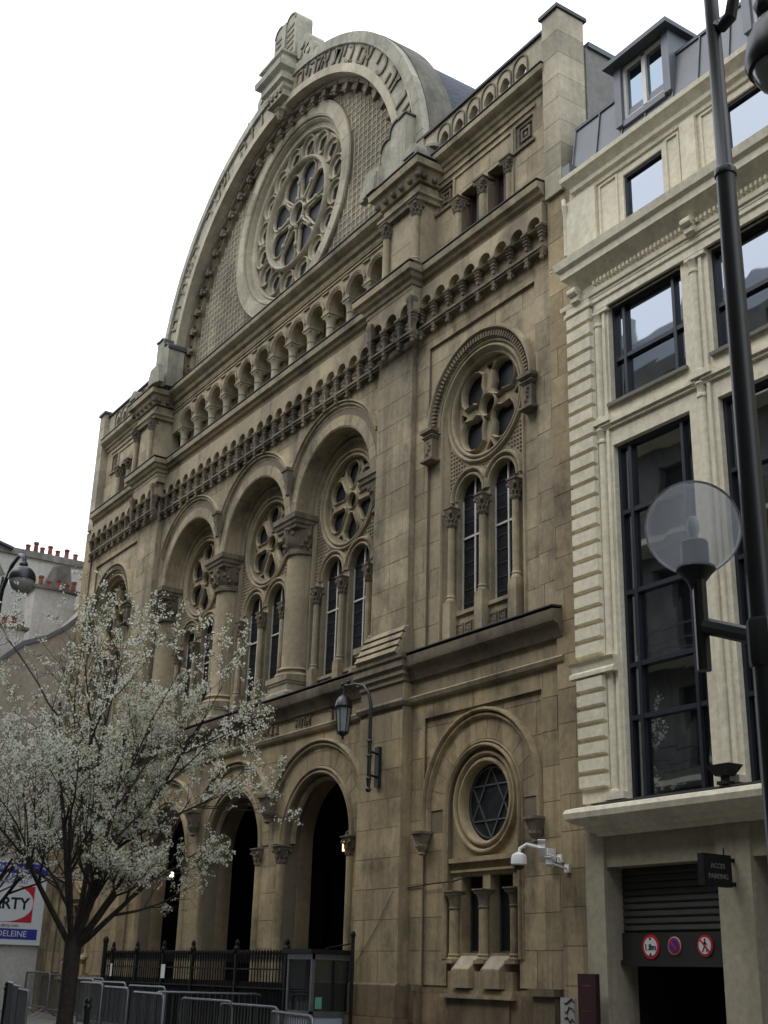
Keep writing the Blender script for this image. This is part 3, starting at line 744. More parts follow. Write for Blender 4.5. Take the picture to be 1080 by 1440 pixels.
    for i in range(N):
        t = pi*(i+.5)/N; dn.obox((cx+1.47*cos(t), WS-.02, 12.08+1.47*sin(t)), Vector((-sin(t), 0, cos(t))), Vector((0, 1, 0)), Vector((cos(t), 0, sin(t))), .022, .04, .055)
    dn.put('dentils', 'stone_carved', SY, 0, 'stuff')
    for q in (-1, 1):
        m = MB(); xx = cx+q*1.54; 
        m.prism4((xx, WS+.02, 12.12), [(.16, -.72), (.19, -.70), (.19, -.66), (.12, -.62), (.12, -.22), (.17, -.16), (.14, -.12), (.20, -.07), (.20, 0)])
        for i in range(4): m.ball((xx+R(-.05, .05), WS-.10, 11.6+.08*i), .045, 5)
        m.put('carved_impost', 'stone_carved', SY, 30)
    topo = arc(cx, 12.08, 1.26, 0, 180, 24)+[(cx-1.26, 7.5), (cx+1.26, 7.5)]
    win_group(cx, Yw, 12.19, 1.10, 4, .50, .39, 10.44, 8.16, 7.62, 1.18, topo, 10.28, 8.62, pi/4, .15)
    # attic
    YA = 13.40
    wz = [[(cx+q*.45-.30, 16.25), (cx+q*.45+.30, 16.25), (cx+q*.45+.30, 17.42), (cx+q*.45-.30, 17.42)] for q in (-1, 1)]
    sq = [[(x-.28, 17.40), (x+.28, 17.40), (x+.28, 17.98), (x-.28, 17.98)] for x in (cx-1.33, cx+1.33)]
    ba, bb = (-19.4, -14.9) if not s else (mir(-14.9), mir(-19.4))
    mb = MB(); plate(mb, [(ba, 15.9), (bb, 15.9), (bb, 18.7), (ba, 18.7)], wz+sq, YA+.009, YA+.45); mb.put('attic_wall', 'joint', SY, 0)
    ashlar([(ba, 15.95), (bb, 15.95), (bb, 18.5), (ba, 18.5)], wz+sq, YA, 'stone', ch=.52, bw=1.1)
    for q in (-1, 1):
        x = cx+q*1.33; m = MB(); H = [(x+.28, 17.40), (x+.28, 17.98), (x-.28, 17.98), (x-.28, 17.40)]
        m.box(x-.28, x+.28, YA+.10, YA+.12, 17.4, 17.98)
        m.sweep(H, rect(-.08, 0, YA+.10, .06), XZ, True); m.sweep([(x+.14, 17.55), (x+.14, 17.83), (x-.14, 17.83), (x-.14, 17.55)], rect(-.05, .0, YA+.10, .07), XZ, True); m.box(x-.04, x+.04, YA+.04, YA+.1, 17.65, 17.73)
        m.box(x-.34, x+.34, YA-.05, YA, 17.30, 17.36); m.put('square_panel', 'stone_carved', SY, 0)
        x = cx+q*.45; m = MB(); m.box(x-.31, x+.31, YA+.26, YA+.30, 16.25, 17.43); wd = m.put('window', 'windowglass', SY, 0)
        m = MB(); m.box(x-.31, x-.24, YA+.2, YA+.255, 16.25, 17.43); m.box(x+.24, x+.31, YA+.2, YA+.255, 16.25, 17.43); m.box(x-.025, x+.025, YA+.2, YA+.255, 16.25, 17.43); m.put('frame', 'wood', wd, 0)
    for q in (-1, 0, 1): column('colonnette', cx+q*.86, YA+.02, 16.0, 17.32, .10, .34, .16, 'stone', 'stone_carved', True, 12)
    m = MB(); m.sweep([(cx-1.02, 16.0), (cx-1.02, 17.98), (cx+1.02, 17.98), (cx+1.02, 16.0)], rect(0, .07, YA, .035), XZ); m.sweep([(cx-1.7, 18.12), (cx+1.7, 18.12)], rect(-.03, .03, YA, .04), XZ); m.put('window_surround', 'stone', SY, 0)
    ax = sorted((ba, bb)); cornice('attic_cornice', [(ax[0], 13.38), (ax[1], 13.38)], [(-.03, 18.26), (.02, 18.28), (.04, 18.36), (.09, 18.39), (.12, 18.46), (.20, 18.50), (.26, 18.56), (.27, 18.67), (-.03, 18.71)])
    holes = []
    for i in range(6):
        x = cx+(i-2.5)*.53; H = []
        for k in range(3):
            a = pi/2+2*pi*k/3
            H += [(x+.08*cos(a)+.10*cos(a+t), 19.18+.08*sin(a)+.10*sin(a+t)) for t in (-1.2, -.6, 0, .6, 1.2)]
        holes.append(H)
    mb = MB(); plate(mb, [(ax[0], 18.65), (ax[1], 18.65), (ax[1], 19.62), (ax[0], 19.62)], holes, 13.34, 13.52, True); pr = mb.put('parapet', 'stone_pale', SY, 0)
    m = MB(); m.box(ax[0], ax[1], 13.28, 13.56, 19.62, 19.68); m.put('coping', 'lead', pr, 0)
    m = MB()
    for i in range(6):
        x = cx+(i-2.5)*.53; m.sweep([(x+.21, 18.95), (x+.21, 19.32)]+arc(x, 19.32, .21, 0, 180, 8)[1:-1]+[(x-.21, 19.32), (x-.21, 18.95)], rect(0, .03, 13.34, .03), XZ)
    m.put('parapet_arches', 'stone_carved', pr, 0)
    # end pilaster and chimney
    p0, p1 = (-14.95, -14.28) if not s else (mir(-14.28), mir(-14.95))
    m = MB(); m.box(p0, p1, 13.26, 14.2, -.3, 15.5); pe = m.put('end_pilaster', 'joint', SY, 0)
    ashlar([(p0, 0), (p1, 0), (p1, 15.5), (p0, 15.5)], [], 13.245, 'stone_low' , ch=.56, bw=.9)
    c0, c1 = (-14.92, -14.46) if not s else (mir(-14.46), mir(-14.92))
    m = MB(); m.box(c0, c1, 13.18, 13.85, 15.5, 19.72); ch_ = m.put('chimney_stack', 'stone_pale', SY, 0)
    for k in range(8):
        zz = 15.5+.53*k; mm = MB(); mm.box(c0-.004, c1+.004, 13.174, 13.856, zz+.006, zz+.524, R(-1, 1)); mm.put('stone_block', 'stone_pale', ch_, 0)
    m = MB(); m.box(c0-.05, c1+.05, 13.12, 13.92, 19.745, 19.83); m.put('chimney_cap', 'lead', ch_, 0)
# grey party wall going back on the right
m = MB(); m.box(-14.95, -14.42, 13.87, 34, 15.0, 19.1); pw = m.put('party_wall', 'plaster_dk', SY, 0)
m = MB(); m.box(-15.0, -14.36, 13.9, 34, 19.1, 19.22); m.put('wall_coping', 'zinc_dk', pw, 0)
m = MB(); m.box(-14.95, -14.42, 13.87, 34, -.3, 15.0); m.put('party_wall', 'plaster_dk', SY, 0)
m = MB(); m.box(mir(-14.42), mir(-14.95), 13.87, 34, -.3, 19.1); m.put('party_wall', 'plaster_dk', SY, 0)

# ---- porch (centre, ground floor)
hl = [arc(cx, 4.37, 1.32, 0, 180, 26)+[(cx-1.32, -.25), (cx+1.32, -.25)] for cx in BAY]
hv = [arc(cx, 4.37, 1.80, 0, 180, 26)+[(cx-1.80, 4.3), (cx-1.32, 4.3), (cx-1.32, -.25), (cx+1.32, -.25), (cx+1.32, 4.3), (cx+1.80, 4.3)] for cx in BAY]
ob = [(mir(-20.60), -.3), (-20.60, -.3), (-20.60, 7.1), (mir(-20.60), 7.1)]
mb = MB(); plate(mb, ob, hl, WC+.009, WC+.35); mb.put('porch_wall', 'joint', SY, 0)
ashlar([(mir(-20.60), 0), (-20.60, 0), (-20.60, 6.58), (mir(-20.60), 6.58)], hv, WC, 'stone_low', ch=.56, bw=1.0)
ashlar([(mir(-20.60), 6.72), (-20.60, 6.72), (-20.60, 7.08), (mir(-20.60), 7.08)], [], WC, 'stone', ch=.4, bw=1.4)
for cx in BAY:
    voussoirs(cx, 4.37, 1.49, 1.79, 0, 180, 17, WC-.002, 'stone_low')
    m = MB(); P = archpath(cx, 4.37, 1.32, 4.32, 28); m.sweep(P, roll(.0, .08, WC+.01, .05), XZ); m.sweep(P, roll(.09, .16, WC+.01, .07), XZ)
    m.sweep(arc(cx, 4.37, 1.32, 0, 180, 28), roll(-.12, 0, WC+.22, .10), XZ); m.put('arch_moulding', 'stone_low', SY, 40)
    hood(cx, 4.20, 2.13, 1.885, WC, w=.15, d=.12)
    # deep reveal
    m = MB(); P = archpath(cx, 4.37, 1.32, -.25, 28); m.sweep(P, [(0, WC+.3), (.12, 14.08), (.3, 14.08), (.3, WC+.3)], XZ); m.put('reveal', 'jamb', SY, 40)
    m = MB(); P = archpath(cx, 4.37, 1.32, -.25, 28); m.sweep(P, [(.02, WC+.36), (-.02, WC+.38), (-.02, 14.06), (.05, 14.06), (.05, WC+.36)], XZ); m.put('reveal_lining', 'jamb', SY, 40)
    for q in (-1, 1):
        x = cx+q*1.40
        column('nook_shaft', x, WC+.01, 0.2, 4.32, .10, .36, .2, 'stone_low', 'stone_carved', True, 12)
for k in (1, 2): corbel_drop(XC+(k-1.5)*3.78, WC-.1, 5.42, 4.80, .2)
corbel_drop(XC-1.5*3.78-.02, WC-.1, 4.34, 3.85, .18)
# porch interior
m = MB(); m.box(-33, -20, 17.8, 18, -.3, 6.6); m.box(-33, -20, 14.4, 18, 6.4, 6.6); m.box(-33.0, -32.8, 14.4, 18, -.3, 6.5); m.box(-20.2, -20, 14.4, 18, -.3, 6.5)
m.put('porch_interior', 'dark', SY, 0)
for k in range(3):
    m = MB(); cx = BAY[k]; m.box(cx-.95, cx+.95, 17.6, 17.8, -.2, 4.4); d = m.put('door', 'maroon', SY, 0)

def letters(txt, cx, cz, r, a_start, a_end, y, size, par, mat='stone_carved', depth=.05):
    n = len(txt)
    for i, ch in enumerate(txt):
        if ch == ' ': continue
        a = a_start+(a_end-a_start)*(i+.5)/n
        me = text_mesh(ch, size, depth, mat); t = radians(a)
        o = place(me, 'letter', par, loc=(cx+r*cos(t), y, cz+r*sin(t)))
        o.rotation_mode = 'QUATERNION'
        # glyph x axis along decreasing angle, glyph y axis outward, facing the street
        X = Vector((sin(t), 0, -cos(t))); Z = Vector((0, -1, 0)); Y_ = Vector((cos(t), 0, sin(t)))
        o.rotation_quaternion = Matrix((X, Y_, Z)).transposed().to_quaternion()
_tc = {}
def text_mesh(s, size, depth, mat, bold=0., center=True):
    k = (s, size, depth, mat, bold)
    if k in _tc: return _tc[k]
    c = bpy.data.curves.new('text', 'FONT'); c.body = s; c.size = size; c.extrude = depth/2; c.offset = bold
    c.align_x = 'CENTER'; c.align_y = 'CENTER'; c.resolution_u = 3
    o = bpy.data.objects.new('tmp', c); COL.objects.link(o)
    me = bpy.data.meshes.new_from_object(o.evaluated_get(bpy.context.evaluated_depsgraph_get()))
    bpy.data.objects.remove(o); me.materials.clear(); me.materials.append(M[mat]); me.name = 'lettering'
    _tc[k] = me; return me
# porch inscription, carved in the frieze
fr = [u'\u05d1\u05e8\u05d5\u05da', u'\u05d0\u05ea\u05d4', u'\u05d1\u05d1\u05d0\u05da', u'\u05d5\u05d1\u05e8\u05d5\u05da', u'\u05d0\u05ea\u05d4', u'\u05d1\u05e6\u05d0\u05ea\u05da']
x = -21.5
for wd in fr:
    for chh in wd:
        me = text_mesh(chh, .34, .05, 'stone_carved'); o = place(me, 'letter', SY, loc=(x, WC-.02, 6.90)); o.rotation_euler = (pi/2, 0, 0); x -= .23
    x -= .72

# ---- gallery under the gable
YG = 13.50; hs = []
for i in range(12):
    x = XC+(i-5.5)*.945; hs.append(arc(x, 17.27, .33, 0, 180, 12)+[(x-.33, 17.15), (x+.33, 17.15)])
lowx0, lowx1 = mir(-20.2), -20.2
pts = [(lowx0, 17.15)]
for i in range(12):
    x = XC+(i-5.5)*.945; pts += [(x-.33, 17.15)]+arc(x, 17.27, .33, 180, 0, 12)+[(x+.33, 17.15)]
pts += [(lowx1, 17.15), (lowx1, 18.2), (lowx0, 18.2)]
mb = MB(); plate(mb, pts, [], YG, YG+.45); mb.put('gallery_wall', 'stone', SY, 0)
m = MB(); m.box(lowx0, lowx1, 14.0, 14.3, 15.8, 18.2); m.put('gallery_back_wall', 'stone', SY, 0)
for i in range(12):
    x = XC+(i-5.5)*.945; m = MB(); P = arc(x, 17.27, .43, 8, 172, 14)
    m.sweep(P, rect(-.02, .02, YG, .04), XZ); m.sweep(arc(x, 17.27, .385, 0, 180, 14), rect(-.015, .015, YG, .025), XZ)
    if i < 11: m.box(x+.33, x+.61, YG-.05, YG, 17.72, 17.76)
    m.put('arch_moulding', 'stone', SY, 30)
m = MB(); m.box(lowx0, lowx1, YG-.035, YG, 17.83, 17.87); m.box(lowx0, lowx1, YG-.05, YG, 17.92, 17.95); m.put('gallery_string', 'stone', SY, 0)
for i in range(13):
    x = XC+(i-6)*.945; sh = column('gallery_column', x, YG+.17, 15.95, 17.17, .105, .36, .2, 'stone_pale', 'stone_pale', False, 12)
    if i < 12: pass
m = MB()
for i in range(13):
    x = XC+(i-6)*.945; m.box(x-.08, x+.08, YG+.36, 14.01, 15.9, 17.2)
m.put('gallery_rear_piers', 'stone', SY, 0)
m = MB(); m.box(lowx0, lowx1, 13.3, 14.1, 15.8, 15.955); m.put('gallery_floor', 'stone', SY, 0)
cornice('gable_cornice', [(lowx0, YG), (lowx1, YG)], [(-.05, 17.98), (.03, 18.0), (.04, 18.10), (.12, 18.14), (.16, 18.24), (.22, 18.27), (.31, 18.36), (.33, 18.46), (-.05, 18.5)])

# ---- aedicules on the piers
for s in (0, 1):
    f = (lambda x: x) if not s else mir
    def bx(mb, xa, xb, *a, tone=0.):
        xa, xb = sorted((f(xa), f(xb))); mb.box(xa, xb, *a, tone=tone)
    m = MB(); bx(m, -20.08, -18.77, 12.98, 13.8, 15.9, 18.3); m.put('aedicule', 'stone', SY, 0)
    m = MB(); bx(m, -19.80, -19.02, 12.955, 12.99, 16.0, 17.4, tone=.3); m.put('aedicule_panel', 'stone', SY, 0)
    m = MB(); bx(m, -19.8, -19.1, 12.948, 12.955, 16.70, 16.715); bx(m, -19.45, -19.435, 12.948, 12.955, 16.715, 17.0); m.put('fresh_joint', 'white_joint', SY, 0)
    for x in (-18.84, -19.98): column('colonnette', f(x), 12.92, 15.95, 17.56, .085, .36, .18, 'stone', 'stone_carved', True, 12)
    x0, x1 = sorted((f(-20.2), f(-18.66))); pth = [(x0, 13.5), (x0, 12.86), (x1, 12.86), (x1, 13.5)]
    m = MB(); m.sweep(pth, [(-.2, 17.56), (-.02, 17.56), (.0, 17.64), (.05, 17.68), (.05, 17.74), (-.2, 17.76)], XY); m.sweep(pth, [(-.4, 17.76), (-.06, 17.76), (-.06, 17.98), (-.4, 17.98)], XY); m.put('entablature', 'stone', SY, 25)
    cornice('aedicule_cornice', pth, [(-.4, 18.0), (.0, 18.02), (.02, 18.08), (.12, 18.28), (.2, 18.30), (.22, 18.45), (-.4, 18.5)], 'stone')
    k = MB(); k.ball((0, 0, 0), .075, 8); k.box(-.05, .05, 0, .16, -.0, .12); me = k.mesh('modillion', 'stone_carved', 40)
    for i in range(6): inst(me, 'modillion', SY, x0-.02+(x1-x0+.04)*i/5, 12.80, 18.12)
    for i in range(2): inst(me, 'modillion', SY, x1+.06, 12.95+.28*i, 18.12, pi/2)
    # antefixes on the corners, the inner one pointed
    P = [(f(-20.80), 18.50), (f(-20.02), 18.50), (f(-20.02), 19.12), (f(-20.60), 19.16)]
    P = P if not s else P[::-1]
    m = MB(); plate(m, P, [], 12.66, 12.82, True)
    for q in (.12, .24): 
        Q = [(f(-20.80+q*1.4), 18.50+.02), (f(-20.06-q*.2), 18.52), (f(-20.06-q*.2), 19.12-q*1.0)]
        plate(m, Q if not s else Q[::-1], [], 12.66-q*.25, 12.7)
    m.put('antefix', 'stone_grey', SY, 0)
    xx = f(-18.78); m = MB(); P = arc(xx, 18.62, .30, 0, 180, 10); plate(m, P, [], 12.66, 12.95, True); plate(m, arc(xx, 18.60, .2, 0, 180, 10), [], 12.62, 12.7); m.box(xx-.3, xx+.3, 12.66, 12.95, 18.50, 18.62); m.put('antefix', 'stone_grey', SY, 30)
    m = MB(); bx(m, -20.1, -18.6, 12.98, 13.6, 18.48, 18.95); m.lathe((f(-18.72), 13.25, 18.95), [(.24, 0), (.22, .1), (.13, .2), (0, .24)], 12); m.put('block_course', 'stone_grey', SY, 30)
    # scroll-topped pier end against the gable rim
    L1 = arc(-20.24, 19.86, .22, 180, 60, 6); L2 = arc(-19.86, 20.16, .24, 180, 60, 6)
    P = [(-20.46, 18.6), *L1, *L2, (-19.56, 20.40), (-19.50, 20.40), (-19.50, 18.6)]
    P = [(f(x), z) for x, z in P]
    m = MB(); plate(m, P, [], 13.02, 13.55, True); sp = m.put('scroll_pier', 'stone_grey', SY, 20)
    m = MB(); Q = [(f(x), z) for x, z in [*L1, *L2, (-19.56, 20.40), (-19.46, 20.40)]]
    if s: Q = Q[::-1]
    m.sweep(Q, [(-.0, 12.98), (-.05, 12.98), (-.05, 13.6), (-.0, 13.6)], XZ); m.put('lead_cap', 'lead', sp, 30)

# ---- the round gable
GZ = 18.95; YF = 13.30; YT = 13.85
hole = [(XC+5.97, 18.3)]+arc(XC, GZ, 5.97, 0, 180, 48)+[(XC-5.97, 18.3)]
out = [(XC+7.0, 18.3)]+arc(XC, GZ, 7.0, 0, 180, 64)+[(XC-7.0, 18.3)]
RZ = 21.91
tym_out = [(XC+5.98, 18.45)]+arc(XC, GZ, 5.98, 0, 180, 56)+[(XC-5.98, 18.45)]
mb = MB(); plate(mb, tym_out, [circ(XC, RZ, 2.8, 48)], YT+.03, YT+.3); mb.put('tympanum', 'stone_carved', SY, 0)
# band with the letters, and the plain rims
def ringpart(name, ra, rb, ya, yb, mat, par=SY, zl=18.3, n=72):
    m = MB(); P = archpath(XC, GZ, (ra+rb)/2, zl, n); w = (rb-ra)/2; m.sweep(P, [(-w, yb), (-w, ya), (w, ya), (w, yb)], XZ); return m.put(name, mat, par, 30)
band = ringpart('letter_band', 6.46, 6.98, YF+.05, 13.7, 'stone_grey')
ringpart('outer_rim', 6.981, 7.30, YF, 14.2, 'stone_grey'); ringpart('rim_step', 7.0, 7.05, YF-.03, YF, 'stone_grey')
ringpart('extrados', 7.301, 7.33, YF+.20, 14.28, 'moss')
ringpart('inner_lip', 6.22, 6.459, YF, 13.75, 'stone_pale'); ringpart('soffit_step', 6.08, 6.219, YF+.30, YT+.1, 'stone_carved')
ringpart('tympanum_rim', 5.93, 6.0, YT-.10, YT+.1, 'stone')
for i in range(30):   # rim stones
    t = 180*(i+.5)/30
for i in range(24):
    a0, a1 = 180*i/24, 180*(i+1)/24; m = MB(); g = .05
    P = arc(XC, GZ, 7.304, a0+g, a1-g, 3); Q = arc(XC, GZ, 6.99, a0+g, a1-g, 3); 
    vs = [(x, YF-.012-R(0, .008), z) for x, z in P+Q]+[(x, YF+.15, z) for x, z in P+Q]
    m.add(vs, [(k, k+1, 5+k, 4+k) for k in range(3)]+[(k, 8+k, 9+k, k+1) for k in range(3)]+[(4+k, 5+k, 13+k, 12+k) for k in range(3)]+[(0, 4, 12, 8), (3, 11, 15, 7)], R(-1, 1)); m.put('rim_stone', 'stone_grey', SY, 0)
k = MB(); k.box(-.10, .10, -.20, .0, -.10, .10); k.box(-.14, .14, -.24, 0, .10, .15); k.ball((0, -.12, -.13), .07, 6); me = k.mesh('gable_corbel', 'stone_carved', 30)
for i in range(29):
    t = radians(3+174*i/28); o = place(me, 'gable_corbel', SY, loc=(XC+5.99*cos(t), YT-.04, GZ+5.99*sin(t))); o.rotation_euler = (0, pi/2-t, 0)
k = MB(); k.box(-.12, .12, -.10, .0, -.05, .08); me = k.mesh('gable_dentil', 'stone_carved', 30)
for i in range(28):
    t = radians(3+174*(i+.5)/28); o = place(me, 'gable_dentil', SY, loc=(XC+6.02*cos(t), YT-.04, GZ+6.02*sin(t))); o.rotation_euler = (0, pi/2-t, 0)
# carved diaper of the tympanum: real relief
dm = MB(); st = .21; z = 18.5
while z < 25:
    x = XC-6.0+.05
    while x < XC+6:
        cxx, czz = x+st/2, z+st/2
        if hypot(cxx-XC, czz-GZ) < 5.80 and hypot(cxx-XC, czz-RZ) > 3.30:
            y = YT+.03; w = .013
            dm.box(x-w, x+w, y-.022, y, z, z+st); dm.box(x+w, x+st-w, y-.022, y, z-w, z+w)
            for sx, sz in ((-1, -1), (1, -1), (1, 1), (-1, 1)):
                dm.add([(cxx+sx*.045-.036, y, czz+sz*.045), (cxx+sx*.045, y, czz+sz*.045-.036), (cxx+sx*.045+.036, y, czz+sz*.045), (cxx+sx*.045, y, czz+sz*.045+.036), (cxx+sx*.045, y-.022, czz+sz*.045)], [(0, 1, 4), (1, 2, 4), (2, 3, 4), (3, 0, 4)])
        x += st
    z += st
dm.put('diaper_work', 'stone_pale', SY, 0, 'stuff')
# great rose
for i in range(28):
    a0, a1 = 360*i/28, 360*(i+1)/28; m = MB(); g = .10; y = YT-.06-R(0, .008)
    P = arc(XC, RZ, 3.17, a0+g, a1-g, 3); Q = arc(XC, RZ, 2.80, a0+g, a1-g, 3)
    vs = [(x, y, z) for x, z in P+Q]+[(x, YT+.05, z) for x, z in P+Q]
    m.add(vs, [(k, k+1, 5+k, 4+k) for k in range(3)]+[(k, 8+k, 9+k, k+1) for k in range(3)]+[(4+k, 5+k, 13+k, 12+k) for k in range(3)]+[(0, 4, 12, 8), (3, 11, 15, 7)], R(-1, 1)); m.put('rose_ring_stone', 'stone_pale', SY, 0)
m = MB(); C = circ(XC, RZ, 2.8, 64)
m.sweep(C, [(.0, YT-.05), (-.04, YT-.05), (-.05, YT+.05), (-.14, YT+.07), (-.16, YT+.16), (-.30, YT+.20), (-.36, YT+.34), (-.42, YT+.40), (-.42, YT+.5), (0, YT+.5)], XZ, True)
m.sweep(C, roll(-.34, -.24, YT+.24, .09), XZ, True); m.sweep(C, roll(-.13, -.06, YT+.10, .09), XZ, True)
m.sweep(circ(XC, RZ, 3.17, 64), roll(-.03, .03, YT-.03, .06), XZ, True); m.put('rose_moulding', 'stone_pale', SY, 40)
YR = YT+.28
holes = []
for i in range(16):
    a = 2*pi*(i+.5)/16; c0, c1 = XC+2.06*cos(a), RZ+2.06*sin(a); H = []
    for q in range(5):
        b = a+2*pi*q/5; H += [(c0+.145*cos(b)+.10*cos(b+t), c1+.145*sin(b)+.10*sin(b+t)) for t in (-1., -.35, .35, 1.)]
    holes.append(H)
    b = 2*pi*i/16; rr = 2.30; holes.append([(XC+(rr-.12)*cos(b), RZ+(rr-.12)*sin(b)), (XC+(rr+.05)*cos(b-.035), RZ+(rr+.05)*sin(b-.035)), (XC+(rr+.05)*cos(b+.035), RZ+(rr+.05)*sin(b+.035))])
P2 = [petal(XC, RZ, 2*pi*(k+.5)/8, .50, 1.575, .155, .405, 12) for k in range(8)]
mb = MB(); plate(mb, circ(XC, RZ, 2.42, 64), holes+P2+[circ(XC, RZ, .28, 20)], YR, YR+.045); rs = mb.put('great_rose_window', 'stone_pale', SY, 0)
m = MB()
for i in range(16):
    a = 2*pi*(i+.5)/16; m.sweep(circ(XC+2.06*cos(a), RZ+2.06*sin(a), .33, 24), roll(.0, .055, YR, .10), XZ, True)
    me_ = MB()
m.put('foil_ring', 'stone_pale', rs, 40)
m = MB()
for H in P2: m.sweep(H, roll(-.015, .05, YR, .07), XZ, True)
m.sweep(circ(XC, RZ, .30, 24), roll(.0, .11, YR, .12), XZ, True); m.put('petal_moulding', 'stone_pale', rs, 40)
m = MB(); m.sweep(circ(XC, RZ, 1.66, 64), roll(-.085, .07, YR, .20, 8), XZ, True); m.put('wheel_ring', 'stone_pale', rs, 40)
for k in range(8):
    a = 2*pi*k/8; m = MB(); p0 = Vector((XC+.46*cos(a), YR-.09, RZ+.46*sin(a))); p1 = Vector((XC+1.02*cos(a), YR-.07, RZ+1.02*sin(a)))
    m.tube([p0, p0.lerp(p1, .1), p0.lerp(p1, .12), p0.lerp(p1, .85), p0.lerp(p1, .87), p1], [.075, .06, .036, .036, .055, .075], 10); m.ball(p1, .075, 8); m.ball(p0, .08, 8); m.put('wheel_spoke', 'stone_pale', rs, 40)
m = MB(); m.lathe((XC, YR+.055, RZ), [(0, 0), (2.45, 0), (2.45, .02)], 40, 'Y'); m.put('glass', 'stained', rs, 0)
# inscription round the rim (right to left)
letters(u'\u05d0\u05d9\u05df \u05d6\u05d4 \u05db\u05d9 \u05d0\u05dd \u05d1\u05d9\u05ea \u05d0\u05dc\u05d4\u05d9\u05dd', XC, GZ, 6.72, 13, 83, YF+.03, .80, band)
letters(u'\u05d5\u05d6\u05d4 \u05e9\u05e2\u05e8 \u05d4\u05e9\u05de\u05d9\u05dd', XC, GZ, 6.72, 98, 165, YF+.03, .80, band)
# tablets of the law on their pedestal
m = MB(); p = (XC, 13.45, 0)
m.prism4((XC, 13.55, 24.75), [(.10, .30), (.22, .36), (.26, .52), (.46, .56), (.46, .75), (.52, .82), (.52, .95), (.62, 1.0), (.62, 1.22), (.76, 1.32), (.78, 1.5), (.62, 1.55), (.62, 1.80), (.70, 1.85), (.70, 1.92), (.56, 1.98)])
ped = m.put('pedestal', 'stone_grey', SY, 25)
for i in range(4):
    for z_ in (25.40, 25.66):
        m = MB(); m.box(XC-.36+i*.24-.06, XC-.36+i*.24+.06, 13.02, 13.2, z_, z_+.12); m.put('carved_lug', 'stone_carved', ped, 0)
for q in (-1, 1):
    x = XC+q*.335; P = arc(x, 28.05, .325, 0, 180, 12)+[(x-.325, 26.7), (x+.325, 26.7)]
    m = MB(); plate(m, P, [], 13.28, 13.82, True); tb = m.put('tablet', 'stone_grey', SY, 30)
    m = MB(); m.sweep(arc(x, 28.05, .30, 0, 180, 12), rect(-.05, .0, 13.28, .03), XZ)
    for i in range(5): m.box(x-.2, x+.2, 13.255, 13.28, 26.95+i*.22, 27.03+i*.22)
    m.put('tablet_carving', 'stone_carved', tb, 0)
    m = MB(); xx = XC+q*1.02
    m.sweep(arc(xx, 26.75, .26, -90, 250, 16), rect(-.12, .12, 13.85, .5), XZ); m.lathe((xx, 13.3, 26.75), [(.12, 0), (.12, .58), (0, .6)], 12, 'Y')
    m.sweep(arc(xx+q*.36, 26.35, .20, -90, 250, 14), rect(-.10, .10, 13.85, .5), XZ); m.lathe((xx+q*.36, 13.3, 26.35), [(.1, 0), (.1, .58), (0, .6)], 12, 'Y')
    m.box(xx-.3, xx+.3, 13.4, 13.8, 26.05, 26.7); m.put('scroll', 'stone_grey', SY, 40)
m = MB(); m.box(XC-.64, XC+.64, 13.24, 13.86, 26.70, 26.80); m.box(XC-.1, XC+.1, 13.22, 13.5, 26.8, 28.2); m.put('tablet_base', 'stone_grey', SY, 0)
corbel_drop(XC, 13.3, 25.1, 24.75, .13, 'keystone'); m = MB(); m.lathe((XC-2.3, 13.5, 25.85), [(.08, 0), (.05, .12), (.12, .2), (.14, .3), (.05, .42)], 8); m.put('finial', 'stone_carved', SY, 30)
# slate barrel roof behind the gable
m = MB(); P = archpath(XC, GZ, 7.16, 17, 48); m.sweep(P, [(0, 14.15), (0, 42), (-.1, 42), (-.1, 14.15)], XZ); m.put('roof', 'slate', SY, 40)
m = MB(); m.box(-33.6, -19.2, 14.2, 42, 15.5, 19.0); m.box(mir(-14.95), -14.95, 14.0, 42, -.3, 15.6); m.box(mir(-14.95), -14.95, 13.9, 14.2, 7.1, 15.8) if 0 else None
m.put('nave_walls', 'plaster_dk', SY, 0) if 0 else None
m = MB(); m.box(-19.4, -14.96, 13.72, 14.4, 18.4, 19.5); m.put('parapet_backing', 'lead', SY, 0)  # dark box added behind the parapet to keep sky out of the trefoils
m = MB(); m.box(mir(-14.96), mir(-19.4), 13.72, 14.4, 18.4, 19.5); m.put('parapet_backing', 'lead', SY, 0)
m = MB(); m.box(mir(-14.5), -33.0, 14.4, 42, -.3, 18.4); m.box(-19.8, -14.96, 14.4, 42, -.3, 18.4); m.box(-33.0, -19.8, 18.1, 42, -.3, 18.4); m.box(-33, -19.8, 14.6, 18.1, 7.2, 18.4); m.put('nave_walls', 'stone', SY, 0)

# ---- emit the ashlar: 300 largest in view are parts, the rest one part
BLOCKS.sort(key=lambda b: -b[0])
for imp, mb, mat in BLOCKS[:300]: mb.put('stone_block', mat, SY, 0)
rest = {}
for imp, mb, mat in BLOCKS[300:]:
    g = rest.setdefault(mat, MB()); b = len(g.v); g.v += mb.v; g.f += [tuple(b+i for i in f_) for f_ in mb.f]; g.t += mb.t
for mat, g in rest.items(): g.put('small_stone_blocks', mat, SY, 0, 'stuff')
for mb, mat in VOUS: mb.put('voussoir', mat, SY, 0)
print('blocks', len(BLOCKS), 'voussoirs', len(VOUS))

# ------------------------------------------------------------------ office building on the right
OB = thing('office_building', 'cream stone office building with tall dark glazed windows, grooved corner pilaster and zinc mansard roof', 'office building', (-8, 13.1, 0))
YM = 13.12; PER = 2.21; X0 = -13.34; WW = 1.65; XE = -2.0
NB = 5
def winx(i): return X0+PER*i, X0+PER*i+WW
